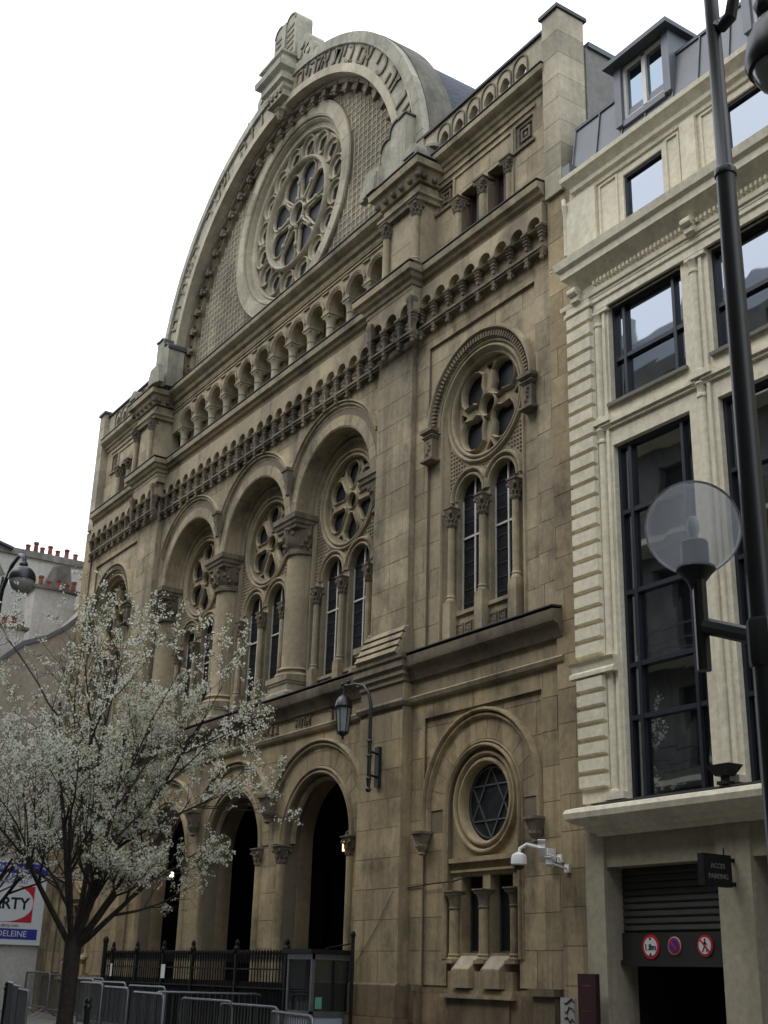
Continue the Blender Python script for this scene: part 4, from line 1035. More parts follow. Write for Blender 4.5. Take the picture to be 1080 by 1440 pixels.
# wall with window openings, floor by floor
ho = []
for i in range(NB):
    a, b = winx(i); ho += [[(a, 4.22), (b, 4.22), (b, 9.90), (a, 9.90)], [(a, 10.64), (b, 10.64), (b, 12.46), (a, 12.46)]]
mb = MB(); plate(mb, [(-14.23, 4.0), (XE, 4.0), (XE, 13.1), (-14.23, 13.1)], ho, YM, YM+.35); mb.put('wall', 'plaster', OB, 0)
ha = []
AW = [(-12.84, -11.93), (-10.63, -9.68), (-8.42, -7.46), (-6.21, -5.25)]
for a, b in AW: ha.append([(a, 13.56), (b, 13.56), (b, 14.82), (a, 14.82)])
mb = MB(); plate(mb, [(-14.2, 13.3), (XE, 13.3), (XE, 15.2), (-14.2, 15.2)], ha, YM, YM+.35); mb.put('attic_wall', 'plaster', OB, 0)
for a, b in AW:
    m = MB(); m.box(a, b, YM+.10, YM+.12, 13.56, 14.82); w = m.put('window', 'mirror', OB, 0)
    m = MB(); m.box(a, b, YM+.04, YM+.096, 14.77, 14.82); m.box(a, a+.04, YM+.04, YM+.096, 13.56, 14.77); m.box(b-.02, b, YM+.04, YM+.096, 13.56, 14.77); m.put('frame', 'alu', w, 0)
for x in [-13.86, -11.30, -9.0, -6.85, -4.6]:
    m = MB(); m.box(x-.38, x+.38, YM-.07, YM, 13.4, 14.98) if x < -13 else m.box(x-.16, x+.16, YM-.07, YM, 13.4, 14.98); m.put('attic_pilaster', 'plaster', OB, 0)
for a, b in ((-13.42, -12.96), (-11.83, -11.52), (-11.06, -10.72)):
    m = MB(); m.sweep([(b, 13.5), (b, 14.92), (a, 14.92), (a, 13.5)], rect(-.035, 0, YM, .03), XZ, True); m.put('wall_panel', 'plaster', OB, 0)
m = MB(); m.box(-13.86, -13.80, YM-.16, YM-.10, 13.9, 14.75) if 0 else m.tube([(-14.26, YM-.05, 13.9), (-14.26, YM-.05, 14.72), (-14.22, YM-.12, 14.9), (-14.3, YM-.05, 15.1)], .045, 8); m.put('drain_pipe', 'plaster', OB, 30)
def run(name, z, prof, mat='plaster', x0=-14.25, x1=XE, y=YM, par=None):
    m = MB(); m.sweep([(x0, y+.35), (x0, y), (x1, y)], [(o, z+q) for o, q in prof], XY); return m.put(name, mat, par or OB, 25)
run('gutter_cornice', 14.97, [(-.05, 0), (.04, .0), (.05, .08), (.11, .12), (.12, .20), (.20, .30), (.24, .34), (.25, .43), (-.05, .45)], x0=-13.95)
run('entablature', 12.62, [(-.05, -.16), (.06, -.16), (.06, -.03), (.09, 0), (.09, .12), (.13, .14), (.14, .22), (-.05, .22)])
run('main_cornice', 12.68, [(-.05, 0), (.10, .02), (.10, .30), (.30, .52), (.33, .54), (.34, .66), (.40, .72), (.43, .86), (-.05, .93)], x0=-13.80)
# egg and dart course as small lugs
m = MB(); x = -13.5
while x < XE-.1: m.box(x-.02, x+.02, YM-.16, YM-.1, 12.92, 12.99); x += .09
m.put('dentils', 'plaster', OB, 0, 'stuff')
m = MB(); x = -14.3
while x < XE-.1: m.ball((x, YM-.385, 13.46), .022, 5); x += .085
m.put('beaded_edge', 'plaster', OB, 0, 'stuff')
run('first_floor_ledge', 3.80, [(-.05, -.04), (.08, -.04), (.10, .0), (.20, .02), (.22, .10), (.34, .14), (.42, .20), (.44, .28), (.41, .34), (.30, .37), (-.05, .38)], x0=-13.84)
run('ledge_flashing', 4.175, [(-.05, 0), (.30, .006), (.30, .03), (-.05, .05)], 'lead', -13.5)
# quoins of the corner pilaster
m = MB(); m.box(-14.24, -13.64, YM-.06, YM+.2, 4.26, 12.9); m.put('corner_pilaster', 'plaster', OB, 0)
def quoin(z0, z1):
    m = MB(); m.add([(-14.26, YM-.06, z0+.02), (-13.65, YM-.06, z0+.02), (-13.65, YM-.06, z1-.02), (-14.26, YM-.06, z1-.02),
                     (-14.24, YM-.125, z0+.045), (-13.67, YM-.125, z0+.045), (-13.67, YM-.125, z1-.03), (-14.24, YM-.125, z1-.03)],
                    [(4, 5, 6, 7), (0, 1, 5, 4), (1, 2, 6, 5), (2, 3, 7, 6), (3, 0, 4, 7)], R(-.6, .6))
    m.put('quoin', 'plaster', OB, 0)
z = 4.44
while z < 6.1: quoin(z, z+.245); z += .248
z = 6.47
while z < 12.62: quoin(z, z+.262); z += .2655
run('quoin_band', 6.18, [(-.05, 0), (.14, .0), (.14, .06), (.10, .10), (.12, .2), (.16, .24), (-.05, .26)], x0=-14.25, x1=-13.40)
m = MB(); m.box(-14.26, -13.62, YM-.14, YM, 12.60, 12.66); m.put('quoin_cap', 'plaster', OB, 0)
# scroll consoles under the main cornice
for x in (-13.95, -11.3, -9.11, -6.92, -4.7):
    m = MB(); m.box(x-.09, x+.09, YM-.20, YM-.05, 12.78, 13.04); m.lathe((x-.10, YM-.20, 12.96), [(0, 0), (.08, 0), (.08, .20), (0, .20)], 12, 'X'); m.lathe((x-.115, YM-.20, 12.96), [(0, 0), (.03, 0), (.03, .23), (0, .23)], 8, 'X'); m.lathe((x-.10, YM-.12, 12.79), [(0, 0), (.045, 0), (.045, .20), (0, .20)], 10, 'X')
    m.put('scroll_console', 'plaster', OB, 30)
# moulded pilaster strips between the windows
def strip_col(x, z0, z1, w=.075):
    m = MB()
    for dx, ww, d in ((-.0, w, .10), (.16, .03, .04)):
        m.sweep([(x+dx-ww, YM), (x+dx+ww, YM)], [(0, z0), (d, z0), (d, z1), (0, z1)], XY) if ww < .05 else m.lathe((x+dx, YM+.01, 0), [(ww*1.3, z0), (ww*1.3, z0+.1), (ww, z0+.12), (ww, z1-.26), (ww*1.25, z1-.24), (ww*1.25, z1-.20), (ww, z1-.18), (ww*1.2, z1-.06), (ww*1.5, z1-.03), (ww*1.5, z1)], 12)
    m.box(x-.13, x+.28, YM-.067, YM, z1-.02, z1+.04); m.box(x-.13, x+.28, YM-.123, YM, z0-.04, z0+.06)
    m.put('pilaster_strip', 'plaster', OB, 30)
for x in (-13.58, -11.42, -9.21, -7.0, -4.79):
    strip_col(x, 10.35, 12.40); strip_col(x, 4.30, 10.25)
    if x > -13: strip_col(x-.0+.0, 6.4, 6.44) if 0 else None
for i in range(NB):
    a, b = winx(i)
    m = MB(); m.box(a-.25, b+.35 if 0 else b+.22, YM-.09, YM, 10.26, 10.33); m.box(a-.22, b+.19, YM-.05, YM, 10.20, 10.26); m.put('spandrel_ledge', 'plaster', OB, 0)
    m = MB(); m.box(a-.04, b+.04, YM-.07, YM+.14, 10.58, 10.64); m.put('sill', 'plaster_dk', OB, 0)
    for (z0, z1, bars) in ((4.22, 9.90, (5.45, 6.25, 7.40, 8.73)), (10.64, 12.46, (11.45,))):
        f = MB(); yf = YM+.15; t = .030
        vs_ = [a, a+.27, b-.27, b]
        f.box(a, a+.06, yf-.05, yf+.05, z0, z1); f.box(b-.06, b, yf-.05, yf+.05, z0, z1); f.box(a+.06, b-.06, yf-.05, yf+.05, z1-.07, z1); f.box(a+.06, b-.06, yf-.05, yf+.05, z0, z0+.07)
        for v in vs_[1:3]: f.box(v-t, v+t, yf-.06, yf+.05, z0+.07, z1-.07)
        fr_ = f.put('window_frame', 'alu', OB, 0)
        zz = [z0+.07, *bars, z1-.07]
        for zb in bars:
            f = MB(); f.box(a+.06, vs_[1]-t, yf-.052, yf+.05, zb-.035, zb+.035); f.box(vs_[1]+t, vs_[2]-t, yf-.052, yf+.05, zb-.035, zb+.035); f.box(vs_[2]+t, b-.06, yf-.052, yf+.05, zb-.035, zb+.035); f.put('transom', 'alu', fr_, 0)
        for k in range(len(zz)-1):
            for (xa, xb) in ((a+.06, vs_[1]), (vs_[1], vs_[2]), (vs_[2], b-.06)):
                tl = R(-.006, .006); f = MB(); f.add([(xa, yf+.01+tl, zz[k]), (xb, yf+.01-tl, zz[k]), (xb, yf+.014-tl*.5, zz[k+1]), (xa, yf+.014+tl, zz[k+1])], [(0, 1, 2, 3)]); f.put('pane', 'mirror', fr_, 0)
# near-black slab, painted as the unlit rooms behind (closes the openings)
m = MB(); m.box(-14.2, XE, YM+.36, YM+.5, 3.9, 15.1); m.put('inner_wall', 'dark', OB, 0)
m = MB(); m.box(-14.24, -14.2, YM+.1, 30, 0, 15.2); m.box(-14.2, XE, 29, 30, 0, 15.2); m.put('side_wall', 'plaster_dk', OB, 0)
# ground floor
hg = [[(-13.84, -.3), (-11.71, -.3), (-11.71, 3.32), (-13.84, 3.32)], [(-11.12, -.3), (-9.2, -.3), (-9.2, 3.32), (-11.12, 3.32)], [(-8.6, -.3), (-6.0, -.3), (-6.0, 3.31), (-8.6, 3.31)]]
mb = MB(); plate(mb, [(-14.23, -.3), (XE, -.3), (XE, 3.9), (-14.23, 3.9)], hg, YM, YM+.55); mb.put('ground_floor_wall', 'plaster_low', OB, 0)
for a, b in ((-14.24, -13.85), (-11.70, -11.13)):
    m = MB(); m.box(a, b, YM-.04, YM, -.3, 3.8); m.put('pier_facing', 'plaster_low', OB, 0)
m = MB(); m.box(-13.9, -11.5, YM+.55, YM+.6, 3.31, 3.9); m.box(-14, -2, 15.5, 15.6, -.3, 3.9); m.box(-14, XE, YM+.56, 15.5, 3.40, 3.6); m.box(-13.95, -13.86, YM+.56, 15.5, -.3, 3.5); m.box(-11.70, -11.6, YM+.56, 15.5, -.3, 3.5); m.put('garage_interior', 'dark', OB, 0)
SHY = YM+.32
slat = MB(); slat.add([(-13.83, SHY, 0), (-11.72, SHY, 0), (-11.72, SHY-.028, .028), (-13.83, SHY-.028, .028), (-11.72, SHY-.018, .085), (-13.83, SHY-.018, .085), (-11.72, SHY, .095), (-13.83, SHY, .095)], [(0, 1, 2, 3), (3, 2, 4, 5), (5, 4, 6, 7)])
M['shutter'] = flat_mat('dark_green_black_shutter', (.022, .024, .022), .5)
M['shutter_hi'] = flat_mat('shutter_slat', (.045, .047, .043), .45)
sme = slat.mesh('shutter_slat', 'shutter_hi', 0)
m = MB(); m.box(-13.835, -11.715, SHY-.06, SHY+.1, 2.02, 2.42); m.box(-13.835, -11.715, SHY-.10, SHY+.1, 1.97, 2.05); m.box(-13.835, -11.715, SHY, SHY+.1, 3.2, 3.32); sh = m.put('roller_shutter', 'shutter', OB, 0)
for i in range(9): place(sme, 'shutter_slat', sh, loc=(0, 0, 2.43+i*.098))
def disc(x, y, z, r, mat, par, name, d=.01, n=28):
    m = MB(); m.lathe((x, y, z), [(0, 0), (r, 0), (r, d), (0, d)], n, 'Y'); return m.put(name, mat, par, 0)
def txt(s, x, y, z, size, mat, par, name='lettering', bold=0., depth=.004):
    return place(text_mesh(s, size, depth, mat, bold), name, par, loc=(x, y, z), rot=(pi/2, 0, 0))
ys = SHY-.062
s1 = thing('height_limit_sign', 'large round red-rimmed white sign reading 1.8m on the shutter', 'road sign', (-13.26, ys, 2.23), 'round signs on the garage shutter')
disc(-13.26, ys-.012, 2.23, .165, 'red', s1, 'rim', .012); disc(-13.26, ys-.018, 2.23, .125, 'signwhite', s1, 'face', .006)
txt('1.8m', -13.26, ys-.021, 2.22, .115, 'black', s1, 'numerals', .002)
m = MB()
for q in (-1, 1): m.add([(-13.26-.028, ys-.021, 2.23+q*.118), (-13.26+.028, ys-.021, 2.23+q*.118), (-13.26, ys-.021, 2.23+q*.075)], [(0, 1, 2)])
m.put('arrow_marks', 'black', s1, 0)
s2 = thing('no_parking_sign', 'small round blue sign with red rim and red slash on the shutter', 'road sign', (-12.81, ys, 2.24), 'round signs on the garage shutter')
disc(-12.81, ys-.012, 2.24, .12, 'white_frame', s2, 'backing', .012); disc(-12.81, ys-.018, 2.24, .11, 'red', s2, 'rim', .006); disc(-12.81, ys-.023, 2.24, .083, 'blue', s2, 'face', .004)
m = MB(); m.obox((-12.81, ys-.027, 2.24), Vector((.707, 0, -.707)), Vector((0, 1, 0)), Vector((.707, 0, .707)), .083, .002, .014); m.put('slash', 'red', s2, 0)
s3 = thing('no_pedestrians_sign', 'round red-rimmed white sign with a crossed-out walking figure on the shutter', 'road sign', (-12.25, ys, 2.24), 'round signs on the garage shutter')
disc(-12.25, ys-.012, 2.24, .14, 'red', s3, 'rim', .012); disc(-12.25, ys-.018, 2.24, .108, 'signwhite', s3, 'face', .006)
m = MB(); c = (-12.25, ys-.021, 2.24)
m.lathe((c[0]+.005, c[1], c[2]+.075), [(0, 0), (.016, 0), (.016, .003), (0, .003)], 12, 'Y')
def stroke(a, b, w): 
    p, q = Vector((c[0]+a[0], c[1], c[2]+a[1])), Vector((c[0]+b[0], c[1], c[2]+b[1])); d = (q-p); l = d.length/2; d.normalize(); m.obox((p+q)/2, d, Vector((0, 1, 0)), d.cross(Vector((0, 1, 0))), l, .002, w)
for a_, b_, w_ in (((.005, .055), (-.002, 0), .014), ((-.002, 0), (.03, -.04), .008), ((.03, -.04), (.035, -.085), .007), ((-.002, 0), (-.02, -.045), .008), ((-.02, -.045), (-.05, -.08), .007), ((.005, .045), (.04, .01), .006), ((.005, .045), (-.035, .02), .006)): stroke(a_, b_, w_)
m.put('walking_figure', 'black', s3, 0)
m = MB(); m.obox((c[0], c[1]-.003, c[2]), Vector((.707, 0, -.707)), Vector((0, 1, 0)), Vector((.707, 0, .707)), .108, .002, .012); m.put('slash', 'red', s3, 0)
# projecting sign box
pk = thing('parking_entrance_sign', 'dark square projecting sign reading ACCES PARKING beside the garage opening', 'sign', (-11.4, 12.75, 3.1))
m = MB(); m.box(-11.46, -11.36, 12.46, 12.98, 2.93, 3.33); sb = m.put('sign_box', 'iron_matte', pk, 0)
for i, s_ in enumerate(('ACCES', 'PARKING')):
    o = place(text_mesh(s_, .088, .004, 'plaster_dk'), 'lettering', sb, loc=(-11.463, 12.72, 3.18-.13*i)); o.rotation_euler = (pi/2, 0, -pi/2)
    o = place(text_mesh(s_, .088, .004, 'plaster_dk'), 'lettering', sb, loc=(-11.357, 12.72, 3.18-.13*i)); o.rotation_euler = (pi/2, 0, pi/2)
m = MB(); m.box(-11.43, -11.39, 12.98, 13.08, 2.95, 3.0); m.box(-11.43, -11.39, 12.98, 13.08, 3.25, 3.30); m.tube([(-11.41, 12.9, 3.33), (-11.41, 12.9, 3.42)], .010, 6); m.put('bracket', 'iron_matte', pk, 0)
# floodlight on the ledge
fl = thing('floodlight', 'small black floodlight standing on the stone ledge under the tall dark window', 'floodlight', (-11.25, 12.85, 4.24))
m = MB(); m.add([(-11.46, 12.70, 4.47), (-11.04, 12.70, 4.47), (-11.04, 12.98, 4.47), (-11.46, 12.98, 4.47), (-11.36, 12.78, 4.33), (-11.14, 12.78, 4.33), (-11.14, 12.92, 4.33), (-11.36, 12.92, 4.33)], [(0, 1, 2, 3), (0, 4, 5, 1), (1, 5, 6, 2), (2, 6, 7, 3), (3, 7, 4, 0), (4, 7, 6, 5)]); m.put('head', 'iron', fl, 0)
m = MB(); m.box(-11.30, -11.20, 12.82, 12.88, 4.24, 4.34); m.box(-11.34, -11.16, 12.78, 12.92, 4.22, 4.26); m.put('foot', 'iron', fl, 0)
# mansard roof of zinc sheets with dormers
zx = -14.20; k = 0
m = MB(); m.add([(-14.22, 13.20, 15.40), (XE, 13.20, 15.40), (XE, 13.38, 16.72), (-14.22, 13.38, 16.72), (XE, 16.5, 17.2), (-14.22, 16.5, 17.2), (-14.22, 16.5, 15.3), (-14.22, 13.20, 15.3)], [(0, 1, 2, 3), (3, 2, 4, 5), (0, 3, 5, 6, 7)]); rf = m.put('mansard_roof', 'zinc_dk', OB, 0)
while zx < XE-.3:
    w = .62*R(.9, 1.1); m = MB(); y0, z0, y1, z1 = 13.18, 15.41, 13.36, 16.70
    m.add([(zx+.01, y0, z0), (zx+w-.01, y0, z0), (zx+w-.01, y1, z1), (zx+.01, y1, z1)], [(0, 1, 2, 3)], 0); m.box(zx-.012, zx+.012, y0-.03, y0, z0, z0+.03)
    sv_ = Vector((0, y1-y0, z1-z0)); ln = sv_.length; sv_.normalize(); m.obox((zx, (y0+y1)/2-.02, (z0+z1)/2), Vector((1, 0, 0)), sv_, Vector((0, -sv_.z, sv_.y)), .009, ln/2, .012)
    m.put('zinc_sheet', 'zinc', rf, 0); zx += w
m = MB(); m.box(-14.22, XE, 13.33, 13.43, 16.70, 16.76); m.put('ridge_roll', 'zinc_dk', OB, 0)
m = MB(); m.box(-14.24, -14.05, 13.0, 13.3, 15.5, 15.75); m.put('corner_flashing', 'zinc', OB, 0)
for i, dx in enumerate((-12.34, -9.45, -6.6)):
    xa, xb = dx-.50, dx+.50; z0, z1 = 16.02, 17.28; y = 13.17
    m = MB(); m.box(xa-.16, xa, y, 15.6, z0-.1, z1); m.box(xb, xb+.16, y, 15.6, z0-.1, z1); m.box(xa, xb, y+.1, y+.2, z1-.12, z1); m.box(xa, xb, y+.02, y+.3, z0-.14, z0-.02); d = m.put('dormer', 'zinc', OB, 0)
    m = MB(); m.box(xa+.02, xb-.02, y+.13, y+.16, z0, z1-.1); w = m.put('window', 'windowglass', d, 0) if 0 else m.put('window', 'windowglass', d, 0)
    m = MB()
    for x in (xa, dx-.045, xb-.06): m.box(x, x+(.09 if x == dx-.045 else .06), y+.07, y+.125, z0, z1-.1)
    m.box(xa+.06, xb-.06, y+.07, y+.125, z0, z0+.05); m.box(xa+.06, xb-.06, y+.07, y+.125, z1-.17, z1-.11); m.put('frame', 'white_frame', d, 0)
    m = MB(); m.add([(xa-.26, y-.14, z1), (xb+.26, y-.14, z1), (xb+.26, 15.8, z1+.1), (xa-.26, 15.8, z1+.1), (dx, y+.5, z1+.10), (dx, 15.8, z1+.2)], [(0, 1, 4), (1, 2, 5, 4), (0, 4, 5, 3), (0, 3, 2, 1)])
    m.add([(xa-.28, y-.17, z1-.09), (xb+.28, y-.17, z1-.09), (xb+.28, y-.17, z1+.005), (xa-.28, y-.17, z1+.005), (xa-.28, 15.8, z1-.06), (xb+.28, 15.8, z1-.06), (xb+.28, 15.8, z1+.005), (xa-.28, 15.8, z1+.005)], [(0, 1, 2, 3), (0, 4, 5, 1), (1, 5, 6, 2), (0, 3, 7, 4)])
    m.put('dormer_roof', 'zinc_dk', d, 0)

# ------------------------------------------------------------------ houses beyond the synagogue
XN = -38.6
def gable_slab(name, x0, x1, pts, mat, par):
    m = MB(); n = len(pts); vs = [(x1, y, z) for y, z in pts]+[(x0, y, z) for y, z in pts]
    m.add(vs, [tuple(range(n)), tuple(range(n, 2*n))[::-1]]+[(i, (i+1) % n, (i+1) % n+n, i+n) for i in range(n)]); return m.put(name, mat, par, 0)
N1 = thing('low_house', 'low beige rendered house with a slanting lead-edged side gable left of the synagogue', 'house', (-44, 12.5, 0))
gable_slab('wall', -52, XN, [(9.6, -.3), (24, -.3), (24, 15), (14.8, 14.4), (13.34, 12.56), (12.86, 12.07), (12.31, 11.67), (11.58, 11.35), (10.9, 10.7), (9.6, 10.6)], 'pinkwash', N1)
gable_slab('lead_verge', XN-.25, XN+.06, [(14.8, 14.4), (13.34, 12.56), (12.86, 12.07), (12.31, 11.67), (11.58, 11.35), (10.9, 10.7), (10.9, 10.86), (11.55, 11.5), (12.3, 11.82), (12.84, 12.22), (13.3, 12.7), (14.75, 14.5)], 'zinc', N1)
m = MB(); m.box(-52, XN+.01, 9.55, 9.62, -.3, 10.2); m.box(-52, XN+.15, 9.3, 9.6, 10.2, 10.45); m.box(-52, XN+.12, 9.4, 9.6, 10.0, 10.2); m.box(-52, XN+.04, 9.5, 9.6, 8.0, 8.15); m.put('cornice', 'stone_grey', N1, 0)
m = MB(); m.box(XN, XN+.05, 9.65, 13.3, -.3, 4.8); m.put('painted_base', 'whitewash', N1, 0)
for zz in (1.2, 4.2, 7.2):
    for xx in (-49.5, -46.5, -43.5, -40.5):
        m = MB(); m.box(xx-.5, xx+.5, 9.54, 9.6, zz, zz+1.9); w = m.put('window', 'windowglass', N1, 0)
        m = MB(); m.box(xx-.56, xx-.5, 9.5, 9.6, zz, zz+1.9); m.box(xx+.5, xx+.56, 9.5, 9.6, zz, zz+1.9); m.box(xx-.03, xx+.03, 9.5, 9.56, zz, zz+1.9); m.put('frame', 'white_frame', w, 0)

def chimney_pots(par, x, ys, z, hs):
    for y, hh in zip(ys, hs):
        m = MB(); m.lathe((x, y, z), [(.10, 0), (.09, .05), (.08, hh*.62), (.10, hh*.66), (.10, hh*.8), (.06, hh*.8)], 10); m.put('chimney_pot', 'terracotta', par, 40)
N2 = thing('tall_white_house', 'tall whitewashed house wall carrying a long row of terracotta chimney pots', 'house', (-50, 13, 0))
gable_slab('wall', -60, -44, [(9.5, -.3), (24, -.3), (24, 16.3), (15.2, 16.2), (15.05, 16.05), (11.2, 16.1), (9.5, 14.2)], 'whitewash', N2)
m = MB(); m.box(-44.4, -43.9, 11.6, 15.1, 16.05, 16.30); m.put('chimney_cap', 'rubble', N2, 0)
m = MB(); m.box(-44.3, -43.95, 12.7, 15.1, 16.16, 16.22) ; m.add([(-43.97, 13.95, 15.9), (-43.97, 14.6, 16.0), (-43.97, 14.9, 14.4), (-43.97, 13.2, 13.9)], [(0, 1, 2, 3)]); m.add([(-43.97, 11.3, 15.9), (-43.97, 11.95, 15.6), (-43.97, 12.2, 15.2), (-43.97, 11.2, 15.0)], [(0, 1, 2, 3)]); m.put('exposed_stonework', 'rubble', N2, 0)
m = MB(); m.add([(-45.5, 11.3, 16.5), (-43.7, 11.3, 16.5), (-43.7, 12.3, 16.25), (-45.5, 12.3, 16.25), (-45.5, 11.3, 16.42), (-43.7, 11.3, 16.42), (-43.7, 12.3, 16.17), (-45.5, 12.3, 16.17)], [(0, 1, 2, 3), (4, 5, 6, 7), (1, 2, 6, 5), (0, 1, 5, 4)]); m.put('roof_edge', 'zinc_dk', N2, 0)
chimney_pots(N2, -44.15, [12.95, 13.25, 13.5, 13.8, 14.1, 14.45, 14.8], 16.30, [.35, .55, .35, .5, .35, .5, .35])
chimney_pots(N2, -44.15, [15.6, 15.85, 16.1], 16.22, [.5, .3, .45])
N3 = thing('chimney_block', 'square white rendered chimney stack with five orange pots in front of the tall white house', 'chimney', (-41.5, 13.4, 0))
gable_slab('stack', -42.5, -41.5, [(12.62, 10), (14.10, 10), (14.10, 14.18), (12.62, 14.28)], 'whitewash', N3)
m = MB(); m.box(-42.6, -41.4, 12.5, 14.2, 14.22, 14.32); m.put('chimney_cap', 'rubble', N3, 0)
chimney_pots(N3, -41.7, [12.85, 13.15, 13.5, 13.8, 14.05], 14.32, [.5, .32, .48, .32, .5])
N4 = thing('lower_chimney_block', 'lower white chimney stack with four small orange pots at the left edge', 'chimney', (-41, 12, 0))
gable_slab('stack', -41.5, -40.6, [(10.9, 9.5), (12.18, 9.5), (12.18, 12.35), (10.9, 12.45)], 'whitewash', N4)
m = MB(); m.box(-41.6, -40.5, 10.8, 12.3, 12.38, 12.47); m.put('chimney_cap', 'rubble', N4, 0)
chimney_pots(N4, -40.8, [11.2, 11.5, 11.82, 12.1], 12.47, [.3, .4, .5, .32])
m = MB(); m.tube([(-44.1, 15.2, 16.2), (-44.1, 15.2, 17.0)], .02, 5)
an = m.put('television_aerial', 'iron_matte', N2, 0)
m = MB(); m.tube([(-44.1, 14.7, 16.9), (-44.1, 15.7, 16.95)], .012, 5); m.put('aerial_rod', 'iron_matte', an, 0)

# billboard on the low house wall
bb = thing('billboard', 'blue and white shop advertising billboard with red square on the side wall behind the trees', 'billboard', (XN+.1, 11.7, 3.4))
ya, yb, za, zb = 9.9, 13.235, 2.35, 4.72; xb_ = XN+.16
m = MB(); m.box(XN+.04, xb_, ya, yb, za, zb); m.put('board', 'signwhite', bb, 0)
def side(m, y0, y1, z0, z1, dx): m.add([(xb_+dx, y0, z0), (xb_+dx, y1, z0), (xb_+dx, y1, z1), (xb_+dx, y0, z1)], [(0, 1, 2, 3)])
m = MB(); side(m, ya+.05, yb-.0, 4.38, 4.68, .005); side(m, ya+.05, yb-.12, 2.50, 2.80, .005); m.put('blue_band', 'blue', bb, 0)
sqy0, sqy1, sqz0, sqz1 = 11.25, 12.90, 2.98, 4.02
m = MB(); side(m, sqy0, sqy1, sqz0, sqz1, .005); m.put('red_square', 'red', bb, 0)
m = MB(); cyy, czz = 12.05, 3.52; n = 36
m.add([(xb_+.009, cyy+min(max(.85*cos(2*pi*i/n), sqy0-cyy), sqy1-cyy-.02), czz+min(max(.53*sin(2*pi*i/n), sqz0-czz), sqz1-czz)) for i in range(n)], [tuple(range(n))]); m.put('white_disc', 'signwhite', bb, 0)
def sidetxt(s, y, z, size, mat, name, bold=0., sx=1.):
    o = place(text_mesh(s, size, .004, mat, bold), name, bb, loc=(xb_+.014, y, z)); o.rotation_euler = (pi/2, 0, pi/2); o.scale = (sx, 1, 1)
sidetxt('DARTY', 12.02, 3.50, .46, 'black', 'brand_lettering', .012, 1.0)
sidetxt('www.darty.com', 12.1, 2.89, .13, 'black', 'web_lettering'); sidetxt('LA MADELEINE', 12.0, 2.65, .24, 'signwhite', 'place_lettering')
sidetxt('COMMANDEZ AU', 11.95, 4.14, .17, 'blue', 'slogan_lettering'); sidetxt('OUVERT LE DIMANCHE', 12.1, 4.29, .13, 'blue', 'slogan_lettering'); sidetxt('24 RUE AUBER 75009 PARIS', 12.0, 4.53, .15, 'signwhite', 'address_lettering')
wl = thing('alarm_box', 'small white alarm box on the wall edge right of the billboard', 'alarm box', (XN+.2, 13.45, 3.55))
m = MB(); m.box(XN+.05, XN+.25, 13.32, 13.5, 3.35, 3.75); m.box(XN+.05, XN+.28, 13.30, 13.52, 3.73, 3.78); m.put('box', 'white', wl, 0)

# ------------------------------------------------------------------ houses across the street (behind the camera, seen in the glass)
def opp(name, label, x0, x1, hgt, floors, wm, z0=0., wpx=1.3, band=True, yf=-3.0):
    t = thing(name, label, 'apartment block', ((x0+x1)/2, yf-3, 0)); fh = hgt/floors; ho = []
    n = max(1, int((x1-x0)/2.6)); st = (x1-x0)/n
    for k in range(floors):
        for i in range(n):
            a = x0+(i+.5)*st-wpx/2; ho.append([(a, k*fh+.8), (a+wpx, k*fh+.8), (a+wpx, k*fh+fh-.5), (a, k*fh+fh-.5)])
    mb = MB(); plate(mb, [(x0, -.3), (x1, -.3), (x1, hgt), (x0, hgt)], ho, -yf, -yf+.3)
    mb.v = [(x, -y, z) for x, y, z in mb.v]; mb.put('wall', wm, t, 0)
    m = MB(); m.box(x0, x1, yf-12, yf-.3, -.3, hgt); m.put('body', 'dark', t, 0)
    m = MB()
    for k in range(1, floors): m.box(x0, x1, yf, yf+(.9 if band and k > 1 else .15), k*fh+.15, k*fh+.32)
    m.put('balcony_slab', 'plaster', t, 0)
    m = MB()
    if band:
        for k in range(2, floors):
            m.box(x0, x1, yf+.86, yf+.89, k*fh+1.2, k*fh+1.25); m.box(x0, x1, yf+.86, yf+.89, k*fh+.8, k*fh+.83); m.box(x0, x1, yf+.86, yf+.89, k*fh+.55, k*fh+.58)
        m.put('railing', 'iron', t, 0)
    m = MB(); m.add([(x0, yf, hgt), (x1, yf, hgt), (x1, yf-2.2, hgt+2.6), (x0, yf-2.2, hgt+2.6), (x0, yf-9, hgt+3.2), (x1, yf-9, hgt+3.2)], [(0, 1, 2, 3), (3, 2, 5, 4)]); m.put('roof', 'zinc', t, 0)
    m = MB(); m.box(x0+1, x0+2, yf-3.5, yf-1.6, hgt, hgt+4.6); m.box(x1-2.5, x1-1.2, yf-3.5, yf-1.6, hgt, hgt+4.2); m.put('chimney', 'whitewash', t, 0)
    return t
opp('facing_block', 'darkened apartment block with railed balconies across the street from the office building', -34, -15, 23, 6, 'stone_dimmed')
opp('facing_block', 'darkened apartment block with plain windows across the street near the camera', -15, 4, 21.0, 6, 'stone_dimmed', band=True)
opp('facing_block', 'grey stone apartment block across the street at its left end', -62, -34, 22, 6, 'stone_dimmed', band=False)
opp('facing_block', 'grey apartment block with balconies across the street at its right end', 4, 40, 22, 6, 'stone_dimmed')
opp2 = thing('street_row', 'plain rendered row of houses continuing beyond the office building', 'house', (19, 15, 0))
m = MB(); m.box(XE, 60, 13.1, 30, -.3, 16); m.put('wall', 'plaster', opp2, 0)

